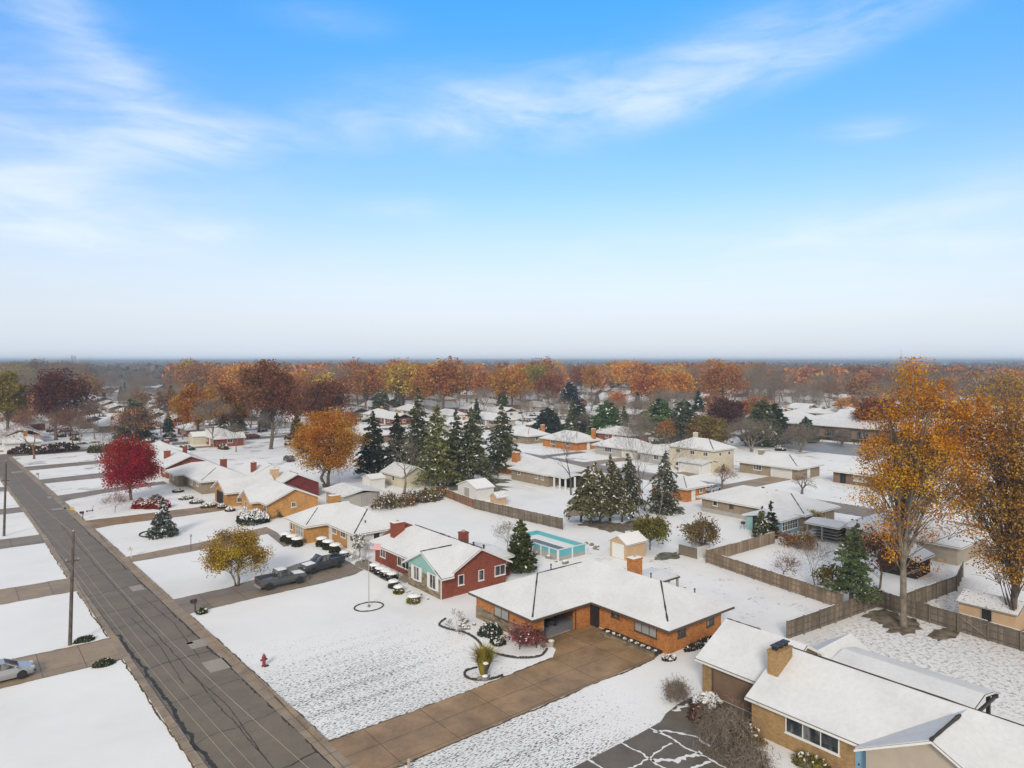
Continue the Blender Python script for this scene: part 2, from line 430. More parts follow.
def broad_meshes(seed, h, rx, rz, trunk=.3, nclump=70, per=45, leaf=.5, r0=.3, sig=.17, lean=(0,0), stems=1, bark='bark', twist=.0, hollow=.45, low=-.55, ry=None, bare=0, forks=0, thin=0):
    rng = np.random.default_rng(seed); ry = ry or rx
    cz = h - rz; lean = np.array([lean[0], lean[1], 0.])
    cs = []
    lobes = rng.normal(size=(9,3)); lobes /= np.linalg.norm(lobes,axis=1)[:,None]
    amp = rng.uniform(-.28,.22,9)
    while len(cs) < nclump:
        d = rng.normal(size=3); d /= np.linalg.norm(d)
        if d[2] < low or (d[2] < -.55 and rng.random() < thin*.5): continue
        bump = 1 + sum(a*max(0, float(d@l))**4 for a, l in zip(amp, lobes))
        r = (rng.uniform(hollow**2, 1))**.5 * bump * .9
        cs.append(np.array([d[0]*rx*r, d[1]*ry*r, cz + d[2]*rz*r]) + lean*(.6+.4*d[2]))
    cs = np.array(cs)
    mt = MB()
    tops = []
    for s in range(stems):
        off = np.array([0,0,0]) if stems == 1 else np.array([math.cos(s*2.4+.5), math.sin(s*2.4+.5), 0])*r0*.8
        top = np.array([lean[0]*.7, lean[1]*.7, h*.80]) + off*(rx*.55/r0 if stems > 1 else 0)*.5 + np.append(rng.normal(size=2)*rx*.05, 0)
        base = off
        pts = []
        for t in np.linspace(0,1,8):
            q = base*(1-t) + top*t
            q[:2] += (rng.normal(size=2)*rx*.03 if 0 < t < 1 else 0) - lean[:2]*.25*math.sin(math.pi*t)
            pts.append(q)
        rr = r0/(stems**.5)
        rad = [rr*1.45, rr*1.0, rr*.85, rr*.7, rr*.52, rr*.36, rr*.22, rr*.08]
        pts[0] = pts[0] + np.array([0,0,-.05])
        pts[1] = pts[0]*.86 + pts[1]*.14 if stems == 1 else pts[1]
        mt.tube(pts, rad, 9 if r0 > .2 else 6)
        tops.append(np.array(pts))
    for i in range(forks):
        c = cs[(i*7+3) % len(cs)]; c = c*np.array([.8,.8,1]) + np.array([0,0,h*.1]); c[2] = min(max(c[2],h*.62),h*.9)
        k = 2 + i % 2; st = tops[i % stems][k]
        mt.tube(limb(st, c, .10, rng, 7), list(np.linspace(r0*.55, .03, 7)), 6, cap=False)
    for i, c in enumerate(cs):
        pts = tops[i % stems]
        t = np.clip(trunk + (c[2]-h*trunk)/h*.55 + rng.uniform(-.08,.02), trunk*.85, .93)*7/.93*.93
        k = int(min(6, t)); st = pts[k]*(1-(t-k)) + pts[min(7,k+1)]*(t-k)
        L = np.linalg.norm(c-st)
        mt.tube(limb(st, c, .13, rng, 5), list(np.linspace(r0*.24*max(.35,1-t/8), .018, 5)), 4, cap=False)
        for q in range(2 + bare):
            e = c + rng.normal(size=3)*rx*sig*1.2; e[2] = min(e[2]+rx*.05, h)
            mt.tube(limb(st*.35+c*.65, e, .08, rng, 3), [.03,.02,.01], 3, cap=False)
    sg = rx*sig
    cen = (cs[:,None,:] + np.clip(rng.normal(size=(len(cs),per,3)),-1.55,1.55)*np.array([sg,sg,sg*.72])*rng.uniform(.6,1.35,(len(cs),1,1))).reshape(-1,3)
    if thin:
        lowc = np.repeat(cs[:,2] < cz-.3*rz, per); cen = cen[~lowc | (rng.random(len(cen)) < .5)]
    V, F = leaf_quads(rng, cen, leaf, 1.15, .15)
    return mt, V, F

def mb_mesh(mb, name, mat):
    me = bpy.data.meshes.new(name); me.from_pydata(mb.v, [], mb.f); me.update(); me.materials.append(mat)
    me.polygons.foreach_set('use_smooth', [True]*len(me.polygons)); return me

def tree_from(name, label, cat, loc, tm, cm, color, rz=0, scale=None, group=None, crown='crown'):
    r = thing(name, label, cat, loc, rz, group)
    if scale: r.scale = scale if hasattr(scale,'__len__') else (scale,)*3
    link('trunk', tm, r); c = link(crown, cm, r)
    c.color = (*color, 1)
    return r

def broad(name, label, loc, color, seed, group=None, cat='tree', bark='bark', snow=0, **k):
    mt, V, F = broad_meshes(seed, bark=bark, **k)
    mi = None; mats = [M['leaf']]
    if snow:
        mats.append(M['snow']); mi = (np.random.default_rng(seed+5).random(len(F)) < snow).astype(int)
    return tree_from(name, label, cat, (*loc,0), mb_mesh(mt,'trunk',M[bark]), arr_mesh('crown',V,F,mats,mi), color, group=group)

def bare_meshes(seed, h, spread=.6, r0=.2, depth=6, trunk=.25, kids=(2,3), droop=0, fuzz=0, stems=1, leafq=.5):
    rng = np.random.default_rng(seed)
    mt, mc = MB(), MB(); ends = []
    def br(p, d, L, r, dep):
        k = 3 if dep < 3 else 2
        pts = [p]; q = p.copy(); dd = d.copy()
        for i in range(k):
            dd = dd + rng.normal(size=3)*.13 + np.array([0,0,.06 - droop*(dep/depth)*.5]); dd /= np.linalg.norm(dd)
            q = q + dd*L/k; pts.append(q.copy())
        r1 = r*.66 if dep < depth else r*.35
        (mt if dep < 2 else mc).tube(pts, list(np.linspace(r, r1, k+1)), 6 if dep < 2 else (4 if dep < 4 else 3), cap=False)
        if dep >= depth: ends.append((pts[-1], dd)); return
        n = rng.integers(kids[0], kids[1]+1) + (1 if dep == 0 else 0)
        a0 = rng.uniform(0, 6.28)
        for i in range(n):
            a = a0 + i*2*math.pi/n + rng.normal()*.4
            u = np.cross(dd, [0,0,1.]) if abs(dd[2]) < .95 else np.array([1.,0,0]); u /= np.linalg.norm(u); w = np.cross(dd,u)
            s = spread*rng.uniform(.6,1.3)
            nd = dd + (u*math.cos(a)+w*math.sin(a))*s; nd /= np.linalg.norm(nd)
            br(q if i or dep == 0 else pts[-1], nd, L*rng.uniform(.66,.88), max(r1*rng.uniform(.62,.9), .012), dep+1)
    for s in range(stems):
        a = s*6.28/stems + .3
        d0 = np.array([math.cos(a)*.32, math.sin(a)*.32, 1.]) if stems > 1 else np.array([0,0,1.])
        L0 = h*trunk
        br(np.array([0,0,-.05]), d0/np.linalg.norm(d0), L0, r0, 0)
    # scale to height
    zs = max(v[2] for v in mc.v); k = h/zs
    for m in (mt, mc): m.v = [(v[0]*k, v[1]*k, v[2]*k) for v in m.v]
    F4 = None
    if fuzz:
        E = np.array([e for e,_ in ends])*k; Dr = np.array([d for _,d in ends])
        cen = (E[:,None,:] + rng.normal(size=(len(E),fuzz,3))*leafq*.9).reshape(-1,3)
        ax = np.repeat(Dr, fuzz, axis=0)
        V, Fq = leaf_quads(rng, cen, max(leafq*.065,.03), 14.0, 0, ax)
        b = len(mc.v); mc.v += [tuple(x) for x in V]; mc.f += [[b+i for i in f] for f in Fq]; mc.m += [0]*len(Fq)
    return mt, mc
def bare(name, label, loc, seed, mat='twig', cat='bare tree', group=None, **k):
    mt, mc = bare_meshes(seed, **k)
    return tree_from(name, label, cat, (*loc,0), mb_mesh(mt,'trunk',M[mat]), mb_mesh(mc,'crown',M[mat]), (1,1,1), group=group)

def conifer_meshes(seed, h, r, n=9000, leaf=.28, snow=.15, ragged=.25, base=.06, droop=.25, power=.85, lean=(0,0), top=.04, aspect=2.0):
    rng = np.random.default_rng(seed)
    mt = MB(); cen = []; axs = []; sn = []
    ln = np.array([lean[0],lean[1]])
    def tp(z):
        t = z/h; return np.array([ln[0]*t*t, ln[1]*t*t, z])
    mt.tube([tp(h*t)+np.array([0,0,-.05 if t==0 else 0]) for t in np.linspace(0,1,7)], [r*.075*(1-.93*t) + .02 for t in np.linspace(0,1,7)], 6)
    z = base*h; levels = max(10, int(h/.42)); bs = []
    for i in range(levels):
        t = i/(levels-1); z = h*(base + (1-base-.01)*t)
        R = r*((1-t)**power + top)
        nb = max(4, int(5 + 5*(1-t)))
        a0 = rng.uniform(0,6.28)
        for b in range(nb):
            if rng.random() < ragged*.6: continue
            a = a0 + b*6.283/nb + rng.normal()*.2
            L = R*rng.uniform(1-ragged*1.5, 1.1)
            bs.append((z + rng.normal()*.12, a, max(.12,L)))
    tot = sum(b[2] for b in bs)
    for z, a, L in bs:
        d = np.array([math.cos(a), math.sin(a), 0]); p0 = tp(z)
        e = p0 + d*L + np.array([0,0, -droop*L + .06*L])
        if L > .5: mt.tube([p0, p0*.5+e*.5+np.array([0,0,.08*L]), e], [.012+.012*L,.012+.006*L,.01], 3, cap=False)
        k = max(3, int(n*L/tot))
        s = rng.uniform(.12,1.0,k)**.75
        side = np.array([-d[1],d[0],0])
        c = p0 + d*(L*s)[:,None] + side*(rng.normal(size=k)*.20*L*(.35+.65*(1-np.abs(s-.5))))[:,None]
        c[:,2] += -droop*L*s*s + .12*L*s*(1-s) - np.abs(rng.normal(size=k))*.05*L + rng.normal(size=k)*.03
        cen.append(c); axs.append(np.repeat((d*.9 + np.array([0,0,-droop*.8]))[None], k, 0) + side*rng.normal(size=(k,1))*.7)
        # snow sits in pads on some boughs
        sn.append((rng.random(k) < snow*2.2) & (s > .35) if rng.random() < .55 else (rng.random(k) < snow*.3))
    cen = np.concatenate(cen); axs = np.concatenate(axs); sn = np.concatenate(sn)
    cen[sn,2] += .05
    V, F = leaf_quads(rng, cen, leaf, aspect, .45, axs)
    return mt, V, F, sn.astype(int)
def conifer(name, label, loc, color, seed, group=None, cat='conifer', **k):
    mt, V, F, mi = conifer_meshes(seed, **k)
    return tree_from(name, label, cat, (*loc,0), mb_mesh(mt,'trunk',M['bark']), arr_mesh('crown',V,F,[M['needle'],M['snow']],mi), color, group=group)

def shrub_mesh(seed, rx, ry, h, n=700, leaf=.16, snow=.25, mat='leaf', nclump=14):
    rng = np.random.default_rng(seed)
    d = rng.normal(size=(n,3)); d /= np.linalg.norm(d,axis=1)[:,None]; d[:,2] = np.abs(d[:,2])
    lob = rng.normal(size=(nclump,3)); lob /= np.linalg.norm(lob,axis=1)[:,None]
    bump = 1 + .18*np.max(d@lob.T, axis=1)**6 - .12
    r = rng.uniform(.55,1,n)**.5*bump
    c = d*r[:,None]*np.array([rx,ry,h]); c[:,2] = np.maximum(c[:,2], .03)
    top = (d[:,2] > .45) & (r > .8)
    mi = (top & (rng.random(n) < snow*2.4)).astype(int)
    V, F = leaf_quads(rng, c, leaf, 1.3, .2)
    return arr_mesh('foliage', V, F, [M[mat], M['snow']], mi)
def shrub(label, loc, color, seed, rx=.6, ry=None, h=.7, group=None, name='shrub', cat='shrub', cap=0, stems=True, **k):
    r = thing(name, label, cat, (*loc,0), 0, group)
    f = link('foliage', shrub_mesh(seed, rx, ry or rx, h, **k), r); f.color = (*color,1)
    if stems:
        mb = MB(); rg = random.Random(seed)
        for i in range(6):
            a = i*1.05; mb.tube([(0,0,-.02),(math.cos(a)*rx*.3,math.sin(a)*rx*.3,h*.4),(math.cos(a)*rx*.6,math.sin(a)*rx*.6,h*.75)],[.025,.018,.01],4)
        mb.build('stem', M['bark'], r)
    if cap:
        mb = MB(); n = 14
        prof = [(rx*.9,h*.92),(rx*.95,h*.97),(rx*.86,h*1.06),(rx*.5,h*1.06+cap*.6),(.001,h*1.06+cap*.7)]
        mb.lathe(prof, n)
        rg = random.Random(seed)
        mb.v = [(x*(1+rg.uniform(-.06,.06)), y*(1+rg.uniform(-.06,.06))*((ry or rx)/rx), z+rg.uniform(-.03,.03)) for x,y,z in mb.v]
        mb.build('snow_cap', M['snow'], r, smooth=True)
    return r

# ------------------------------------------------------------------ houses
def roof_shape(mb, x0, x1, y0, y1, ze, zr, axis, i0, i1, t, lift=0.0, shrink=0.0, m_top=0, m_rim=0):
    """sloped roof slab, eaves at ze, ridge at zr running along axis; i0/i1 = hip run-in at each end (0 = gable)"""
    if axis == 'y': A0, A1, B0, B1 = y0, y1, x0, x1
    else: A0, A1, B0, B1 = x0, x1, y0, y1
    half = (B1-B0)/2; pit = (zr-ze)/half; mid = (B0+B1)/2
    s = shrink
    zs = ze + pit*s
    def pt(a, b, z): return (b, a, z) if axis == 'y' else (a, b, z)
    h0 = i0 if i0 == 0 else i0; h1 = i1
    ra0 = A0 + (h0 if h0 else s); ra1 = A1 - (h1 if h1 else s)
    e0 = A0 + s; e1 = A1 - s
    top = [pt(e0,B0+s,zs+lift), pt(e1,B0+s,zs+lift), pt(e1,B1-s,zs+lift), pt(e0,B1-s,zs+lift), pt(ra0,mid,zr+lift), pt(ra1,mid,zr+lift)]
    bot = [(p[0],p[1],p[2]-t) for p in top]
    v = top + bot
    tops = [(0,1,5,4),(2,3,4,5)]
    if h0: tops.append((3,0,4))
    if h1: tops.append((1,2,5))
    loop = [0,1] + ([] if h1 else [5]) + [2,3] + ([] if h0 else [4])
    b = len(mb.v); mb.v += v
    for f in tops:
        mb.f.append([b+i for i in f]); mb.m.append(m_top)
        mb.f.append([b+6+i for i in reversed(f)]); mb.m.append(m_rim)
    for i in range(len(loop)):
        p, q = loop[i], loop[(i+1)%len(loop)]
        mb.f.append([b+p,b+6+p,b+6+q,b+q]); mb.m.append(m_rim)
    return pt

class House:
    def __init__(s, label, X, Y, group=None, name='house', cat='house', shingle='shingle', trim='white_trim', snow='roof_snow', rz=0, z=0):
        s.r = thing(name, label, cat, (X,Y,z), rz, group); s.X, s.Y = X, Y
        s.walls = {}; s.R = MB(); s.S = MB(); s.caps = []; s.k = 0
        s.shingle, s.trim, s.snow = shingle, trim, snow
        s.late = []
    def w(s, mat): return s.walls.setdefault(mat, MB())
    def body(s, x0, x1, y0, y1, h, mat, gable=None, zr=None, z0=-.3):
        """walls; gable='x'/'y' adds the end triangles of a ridge along that axis. World coordinates"""
        x0-=s.X; x1-=s.X; y0-=s.Y; y1-=s.Y
        s.nb = getattr(s,'nb',0)+1; mb = s.walls.setdefault((mat, s.nb), MB())
        if gable is None: mb.box(x0,x1,y0,y1,z0,h); return
        if gable == 'y':
            m = (x0+x1)/2; pr = [(x0,z0),(x1,z0),(x1,h),(m,zr),(x0,h)]
            v = [(p[0],y0,p[1]) for p in pr] + [(p[0],y1,p[1]) for p in pr]
        else:
            m = (y0+y1)/2; pr = [(y0,z0),(y1,z0),(y1,h),(m,zr),(y0,h)]
            v = [(x0,p[0],p[1]) for p in pr] + [(x1,p[0],p[1]) for p in pr]
        mb.add(v, [(0,1,2,3,4),(9,8,7,6,5)] + [(i,(i+1)%5,5+(i+1)%5,5+i) for i in range(5)])
    def roof(s, x0, x1, y0, y1, ze, zr, axis='y', i0=None, i1=None, caps=(), bare=False, vents=0, t=.16):
        x0-=s.X; x1-=s.X; y0-=s.Y; y1-=s.Y
        half = ((x1-x0) if axis == 'y' else (y1-y0))/2
        i0 = half if i0 is None else i0; i1 = half if i1 is None else i1
        e = .0035*s.k; s.k += 1
        roof_shape(s.R, x0,x1,y0,y1, ze-e, zr-e, axis, i0, i1, t, m_top=0, m_rim=1)
        if not bare: roof_shape(s.S, x0,x1,y0,y1, ze-e, zr-e, axis, i0, i1, .055, .06, .05)
        # dark wet ridge and hip lines showing through the snow
        A0, A1 = (y0,y1) if axis == 'y' else (x0,x1); B0, B1 = (x0,x1) if axis == 'y' else (y0,y1); mid = (B0+B1)/2
        pt = (lambda a,b,z: (b,a,z)) if axis == 'y' else (lambda a,b,z: (a,b,z))
        for c in caps:
            nm, t0, t1 = c[:3]; rr = c[3] if len(c) > 3 else .07
            if nm == 'ridge': p, q = pt(A0+i0,mid,zr), pt(A1-i1,mid,zr)
            elif nm == 'h00': p, q = pt(A0,B0,ze), pt(A0+i0,mid,zr)
            elif nm == 'h01': p, q = pt(A0,B1,ze), pt(A0+i0,mid,zr)
            elif nm == 'h10': p, q = pt(A1,B0,ze), pt(A1-i1,mid,zr)
            else: p, q = pt(A1,B1,ze), pt(A1-i1,mid,zr)
            p, q = Vector(p), Vector(q); k = 9
            path = [p.lerp(q, t0+(t1-t0)*i/k) + Vector((0,0,.075)) for i in range(k+1)]
            rg = random.Random(int(abs(p.x*77+q.y*31))+s.k)
            cmb = MB(); cmb.tube(path, [rr*rg.uniform(.55,1.2) for _ in path], 6); s.caps.append(cmb)
    def face(s, f, c):
        """returns fn(u0,u1,z0,z1,d0,d1) -> box args for a wall face; u runs along the wall"""
        if f[1] == 'x':
            sg = -1 if f[0] == '-' else 1; cc = c - s.X
            return lambda mb,u0,u1,z0,z1,d0,d1,m=0: mb.box(min(cc+sg*d0,cc+sg*d1), max(cc+sg*d0,cc+sg*d1), u0-s.Y, u1-s.Y, z0, z1, m)
        sg = -1 if f[0] == '-' else 1; cc = c - s.Y
        return lambda mb,u0,u1,z0,z1,d0,d1,m=0: mb.box(u0-s.X, u1-s.X, min(cc+sg*d0,cc+sg*d1), max(cc+sg*d0,cc+sg*d1), z0, z1, m)
    def window(s, f, c, u, z, w, h, panes=2, frame='white_trim', glass='glass', shutters=None, rows=1, label=None, fw=.07):
        B = s.face(f, c); mb = MB(); u0, u1 = u-w/2, u+w/2
        B(mb,u0,u1,z,z+fw,-.02,.06); B(mb,u0,u1,z+h-fw,z+h,-.02,.06)
        B(mb,u0,u0+fw,z+fw,z+h-fw,-.02,.057); B(mb,u1-fw,u1,z+fw,z+h-fw,-.02,.057)
        for i in range(1, panes):
            q = u0 + w*i/panes; B(mb,q-fw*.4,q+fw*.4,z+fw,z+h-fw,-.02,.05)
        for i in range(1, rows):
            q = z + h*i/rows; B(mb,u0+fw,u1-fw,q-.02,q+.02,-.02,.045)
        o = mb.build('window', M[frame], s.r, label)
        g = MB(); B(g,u0+fw*.8,u1-fw*.8,z+fw*.8,z+h-fw*.8,-.02,.02); g.build('pane', M[glass], o)
        sl = MB(); B(sl,u0-.06,u1+.06,z-.07,z,-.02,.10); sl.build('sill', M[frame], o)
        if shutters:
            for q in (u0-.28, u1+.28):
                sh = MB(); B(sh,q-.2,q+.2,z-.03,z+h+.03,-.02,.045); sh.build('shutter', M[shutters], s.r)
        return o
    def door(s, f, c, u, w=.95, h=2.05, mat='white_trim', z=0.05, label=None):
        B = s.face(f, c); mb = MB(); B(mb,u-w/2,u+w/2,z,z+h,-.02,.03)
        B(mb,u-w/2-.09,u-w/2,z,z+h+.09,-.02,.06); B(mb,u+w/2,u+w/2+.09,z,z+h+.09,-.02,.06); B(mb,u-w/2,u+w/2,z+h,z+h+.09,-.02,.06)
        o = mb.build('door', M[mat], s.r, label)
        k = MB(); B(k,u+w/2-.15,u+w/2-.09,z+.95,z+1.05,.03,.09); k.build('handle', M['black'], o)
        return o
    def garage(s, f, c, u, w=4.6, h=2.1, mat='white_siding', panels=4, label=None, frame='white_trim'):
        B = s.face(f, c); mb = MB(); fm = MB()
        for i in range(panels): B(mb,u-w/2,u+w/2,.03+h*i/panels+.012,.03+h*(i+1)/panels-.012,-.02,.03)
        B(mb,u-w/2,u+w/2,.03,h,-.03,.012)
        o = mb.build('garage_door', M[mat], s.r, label)
        B(fm,u-w/2-.12,u-w/2,0,h+.15,-.02,.07); B(fm,u+w/2,u+w/2+.12,0,h+.15,-.02,.07); B(fm,u-w/2,u+w/2,h+.03,h+.15,-.02,.07)
        fm.build('frame', M[frame], o); return o
    def chimney(s, x, y, w, l, z0, z1, mat='red_brick', snow=True, pots=0, flue=True):
        s.late.append((x-s.X,y-s.Y,w,l,z0,z1,mat,snow,pots,flue))
    def vent(s, x, y, z, h=.5, r=.06):
        s.late.append(('v', x-s.X, y-s.Y, z, h, r))
    def slab(s, pts, z0, z1, name, mat):
        mb = MB(); mb.prism([(a-s.X,b-s.Y) for a,b in pts], z0, z1); return mb.build(name, M[mat], s.r)
    def post(s, x, y, z0, z1, r=.07, mat='white_trim', name='post'):
        mb = MB(); mb.box(x-s.X-r,x-s.X+r,y-s.Y-r,y-s.Y+r,z0,z1); mb.box(x-s.X-r*1.4,x-s.X+r*1.4,y-s.Y-r*1.4,y-s.Y+r*1.4,z0,z0+.12)
        return mb.build(name, M[mat], s.r)
    def done(s):
        for k, mb in s.walls.items(): mb.build('wall', M[k if isinstance(k,str) else k[0]], s.r)
        if s.R.v:
            rf = s.R.build('roof', [M[s.shingle], M[s.trim]], s.r)
            if s.S.v: s.S.build('snow_cover', M[s.snow], rf)
            for q in s.caps: q.build('ridge_cap', M['shingle'], rf)
            for q in s.late:
                if q[0] == 'v':
                    mb = MB(); mb.lathe([(q[5],q[3]-.3),(q[5],q[3]+q[4]),(q[5]*1.5,q[3]+q[4]),(q[5]*1.5,q[3]+q[4]+.08),(.001,q[3]+q[4]+.12)], 8, (q[1],q[2],0)); mb.build('vent_pipe', M['black'], rf)
                    continue
                x,y,w,l,z0,z1,mat,snow,pots,flue = q
                mb = MB(); mb.box(x-w/2,x+w/2,y-l/2,y+l/2,z0,z1)
                mb.box(x-w/2-.05,x+w/2+.05,y-l/2-.05,y+l/2+.05,z1-.16,z1-.02)
                ch = mb.build('chimney', M[mat], rf)
                if snow:
                    mb = MB(); mb.loft([[(x-w/2*a,y-l/2*a,z),(x+w/2*a,y-l/2*a,z),(x+w/2*a,y+l/2*a,z),(x-w/2*a,y+l/2*a,z)] for a,z in ((1.02,z1+.002),(1.0,z1+.05),(.8,z1+.09))])
                    mb.build('chimney_snow', M['snow'], rf)
                if flue:
                    mb = MB(); n = max(1,pots)
                    for i in range(n):
                        px = x + (i-(n-1)/2)*w/max(n,1)*.95; g = .2 if pots else .16
                        mb.box(px-g*.8,px+g*.8,y-g*.8,y+g*.8,z1,z1+.22)
                        mb.box(px-g*1.25,px+g*1.25,y-g*1.25,y+g*1.25,z1+.24,z1+.31) if pots else None
                        if pots:
                            for a in (-1,1):
                                for b in (-1,1): mb.box(px+a*g*.8-.02,px+a*g*.8+.02,y+b*g*.8-.02,y+b*g*.8+.02,z1+.2,z1+.25)
                    mb.build('chimney_pot', M['black'] if pots else M['terracotta'], rf)
        return s.r
# ------------------------------------------------------------------ the setting
def sheet(name, pts, z, mat):
    mb = MB(); mb.poly(pts, z); return struct(mb.build(name, M[mat]))
def band(name, left, right, z, mat, z0=None):
    """strip between two polylines of equal length"""
    mb = MB(); n = len(left)
    v = [(p[0],p[1],z) for p in left] + [(p[0],p[1],z) for p in right]
    mb.add(v, [(i,n+i,n+i+1,i+1) for i in range(n-1)])
    if z0 is not None:
        for q in (left, right):
            mb.add([(p[0],p[1],z0) for p in q]+[(p[0],p[1],z) for p in q], [(i,i+1,n+i+1,n+i) for i in range(n-1)])
    return mb.build(name, M[mat])
def ribbon(mb, pts, wid, z, rg, jit=.35, step=.25):
    """irregular narrow strip following a polyline"""
    P0 = [Vector((p[0],p[1])) for p in pts]; out = []
    for a, b in zip(P0, P0[1:]):
        k = max(1, int((b-a).length/step))
        out += [a.lerp(b, i/k) for i in range(k)]
    out.append(P0[-1]); n = len(out); v = []
    off = 0
    for i, p in enumerate(out):
        d = (out[min(i+1,n-1)]-out[max(i-1,0)]).normalized(); nn = Vector((-d.y,d.x))
        off = off*.8 + rg.uniform(-1,1)*wid*jit
        w = wid*rg.uniform(1-jit,1+jit)*.5
        q = p + nn*off
        v += [(q.x+nn.x*w,q.y+nn.y*w,z),(q.x-nn.x*w,q.y-nn.y*w,z)]
    mb.add(v, [(2*i,2*i+1,2*i+3,2*i+2) for i in range(n-1)])

mb = MB(); mb.poly([(-7000,-7000),(7000,-7000),(7000,7000),(-7000,7000)], 0); struct(mb.build('ground', M['ground']))

ys = [-30,0,20,45,58,73,90,112,132,155,180,200,222]
LG = dict(zip(ys,[14.2,13.3,12.7,11.95,11.7,11.45,11.05,10.7,10.25,9.6,8.85,8.2,7.4]))   # lawn edge, far side
RG = dict(zip(ys,[21.6,20.75,20.15,19.45,19.05,18.62,18.1,17.4,16.75,16.0,15.05,14.3,13.3])) # lawn edge, near side
def ip(t, y):
    for a, b in zip(ys, ys[1:]):
        if a <= y <= b: return t[a] + (t[b]-t[a])*(y-a)/(b-a)
    return t[ys[-1]] if y > ys[-1] else t[ys[0]]
struct(band('street', [(LG[y]+.55,y) for y in ys], [(RG[y]-.95,y) for y in ys], .004, 'asphalt'))
struct(band('gutter', [(RG[y]-.97,y) for y in ys], [(RG[y]-.28,y) for y in ys], .012, 'kerb'))
sheet('cross_street', [(-80,222),(-80,229.5),(230,229.5),(230,222)], .005, 'asphalt')
mb = MB(); rg = random.Random(9)
for x in (113.7,121.3): ribbon(mb, [(x,y) for y in np.linspace(20,150,40)], .3, .016, rg, .4, .8)
struct(mb.build('grass_edge', M['soil']))
sheet('driveway', [(121,76.8),(121,82.2),(137.7,82),(137.7,77)], .02, 'drive_tan'); sheet('driveway', [(121,93),(121,98),(128.3,97.8),(128.3,93.2)], .02, 'drive_tan'); sheet('driveway', [(106.8,46.9),(106.8,51.2),(114,51.5),(114,46.8)], .02, 'drive_tan'); sheet('driveway', [(121,117),(121,122),(135,121.6),(135,117.4)], .02, 'drive_tan'); sheet('driveway', [(121,134),(121,137.4),(135,137.2),(135,134.2)], .02, 'drive_grey'); sheet('driveway', [(107,85),(107,88.5),(114,88.5),(114,85)], .02, 'drive_grey')
sheet('back_street', [(114,-90),(121,-90),(121,222),(114,222)], .004, 'drive_grey')
sheet('third_street', [(200,-60),(207,-60),(207,222),(200,222)], .004, 'asphalt')

def kerb(t, s, y0, y1, w=.28, segs=False):
    mb = MB(); rg = random.Random(int(y0*10))
    y = y0
    while y < y1 - .05:
        ye = min(y1, y + 1.9)
        g = .02
        h = .11 + rg.uniform(-.012,.012); xo = rg.uniform(-.03,.03) if segs else 0
        a0, a1 = ip(t,y)+xo, ip(t,ye)+xo
        mb.add([(a0,y+g,-.1),(a0+s*w,y+g,-.1),(a1+s*w,ye-g,-.1),(a1,ye-g,-.1),(a0,y+g,h),(a0+s*w,y+g,h),(a1+s*w,ye-g,h),(a1,ye-g,h)],
               [(4,5,6,7),(0,1,5,4),(1,2,6,5),(2,3,7,6),(3,0,4,7)])
        y = ye
    struct(mb.build('kerb', M['kerb']))
gapsR = [(37.85,43.2),(73.4,79.2),(96.4,100.2),(119.4,126.6),(145.4,153),(169.4,175.8),(191.4,199.2)]
y = -30
for a, b in gapsR + [(221,222)]:
    if a > y: kerb(RG, -1, y, a)
    y = b
gapsL = [(66.0,71.6),(88.6,94.2),(114.6,120.4),(140,145),(165,170)]
y = -30
for a, b in gapsL + [(221,222)]:
    kerb(LG, 1, y, a, .5, True); y = b
for a, b in gapsL:
    sheet('driveway_apron', [(ip(LG,a)-.1,a),(ip(LG,a)+.6,a),(ip(LG,b)+.6,b),(ip(LG,b)-.1,b)], .009, 'kerb')
for a, b in gapsR:
    sheet('driveway_apron', [(ip(RG,a)+.1,a),(ip(RG,a)-1.0,a),(ip(RG,b)-1.0,b),(ip(RG,b)+.1,b)], .016, 'kerb')

def drive(a, b, far, mat, rg=random.Random(3), edges=True):
    """driveway from the street gap a..b to the far points (upper, lower)"""
    pts = [(ip(RG,b),b)] + far[0] + far[1][::-1] + [(ip(RG,a),a)]
    sheet('driveway', pts, .020, mat)
    if edges:
        mb = MB(); ribbon(mb, [pts[0]]+far[0], .12, .017, rg); ribbon(mb, [(ip(RG,a),a)]+far[1], .12, .018, rg)
        struct(mb.build('grass_edge', M['turf']))
# H2's wide drive, the pickups' drive and those up the street
drive(37.4,43.05, [[(34.9,43.0),(39.9,42.9),(41.0,44.3),(41.4,46.6),(44.9,46.6),(45.2,48.4),(47.5,48.4)]], 'drive') if False else None
pts = [(ip(RG,43.1),43.1),(30,43.1),(36.6,43.3),(39.6,43.5),(41.0,44.6),(41.5,46.9),(45,46.9),(45.3,48.5),(47.6,48.5),(47.4,44.8),(47.35,38.9),(46.9,38.2),(46.1,38.0),(41,38.0),(36,38.0),(28,37.95),(ip(RG,37.9),37.9)]
sheet('driveway', pts, .020, 'drive')
rg = random.Random(5); mb = MB()
ribbon(mb, [(ip(RG,43.1),43.12),(30,43.14),(36.6,43.35),(39.6,43.5)], .2, .017, rg)
ribbon(mb, [(46.1,37.95),(41,37.95),(36,37.96),(28,37.9),(ip(RG,37.9),37.85)], .18, .018, rg)
struct(mb.build('grass_edge', M['turf']))
drive(73.6,79.0, [[(24,79.2),(28.5,80.6),(33,83.0),(36.6,84.2)], [(25.4,74.1),(33,74.4),(37,74.9),(38.6,76.0),(38.9,82.2)]], 'drive_grey')
drive(96.9,99.8, [[(24.4,100.9),(28.4,101.6),(33,103.5),(37.4,104.5)], [(24.2,97.2),(30,98.4),(34.5,100.2),(37.4,100.4)]], 'drive_tan')
drive(119.6,126.3, [[(26,126.0),(34.4,125.8),(36.8,128.2)], [(20,120.4),(28,120.2),(36.8,120.6)]], 'drive')
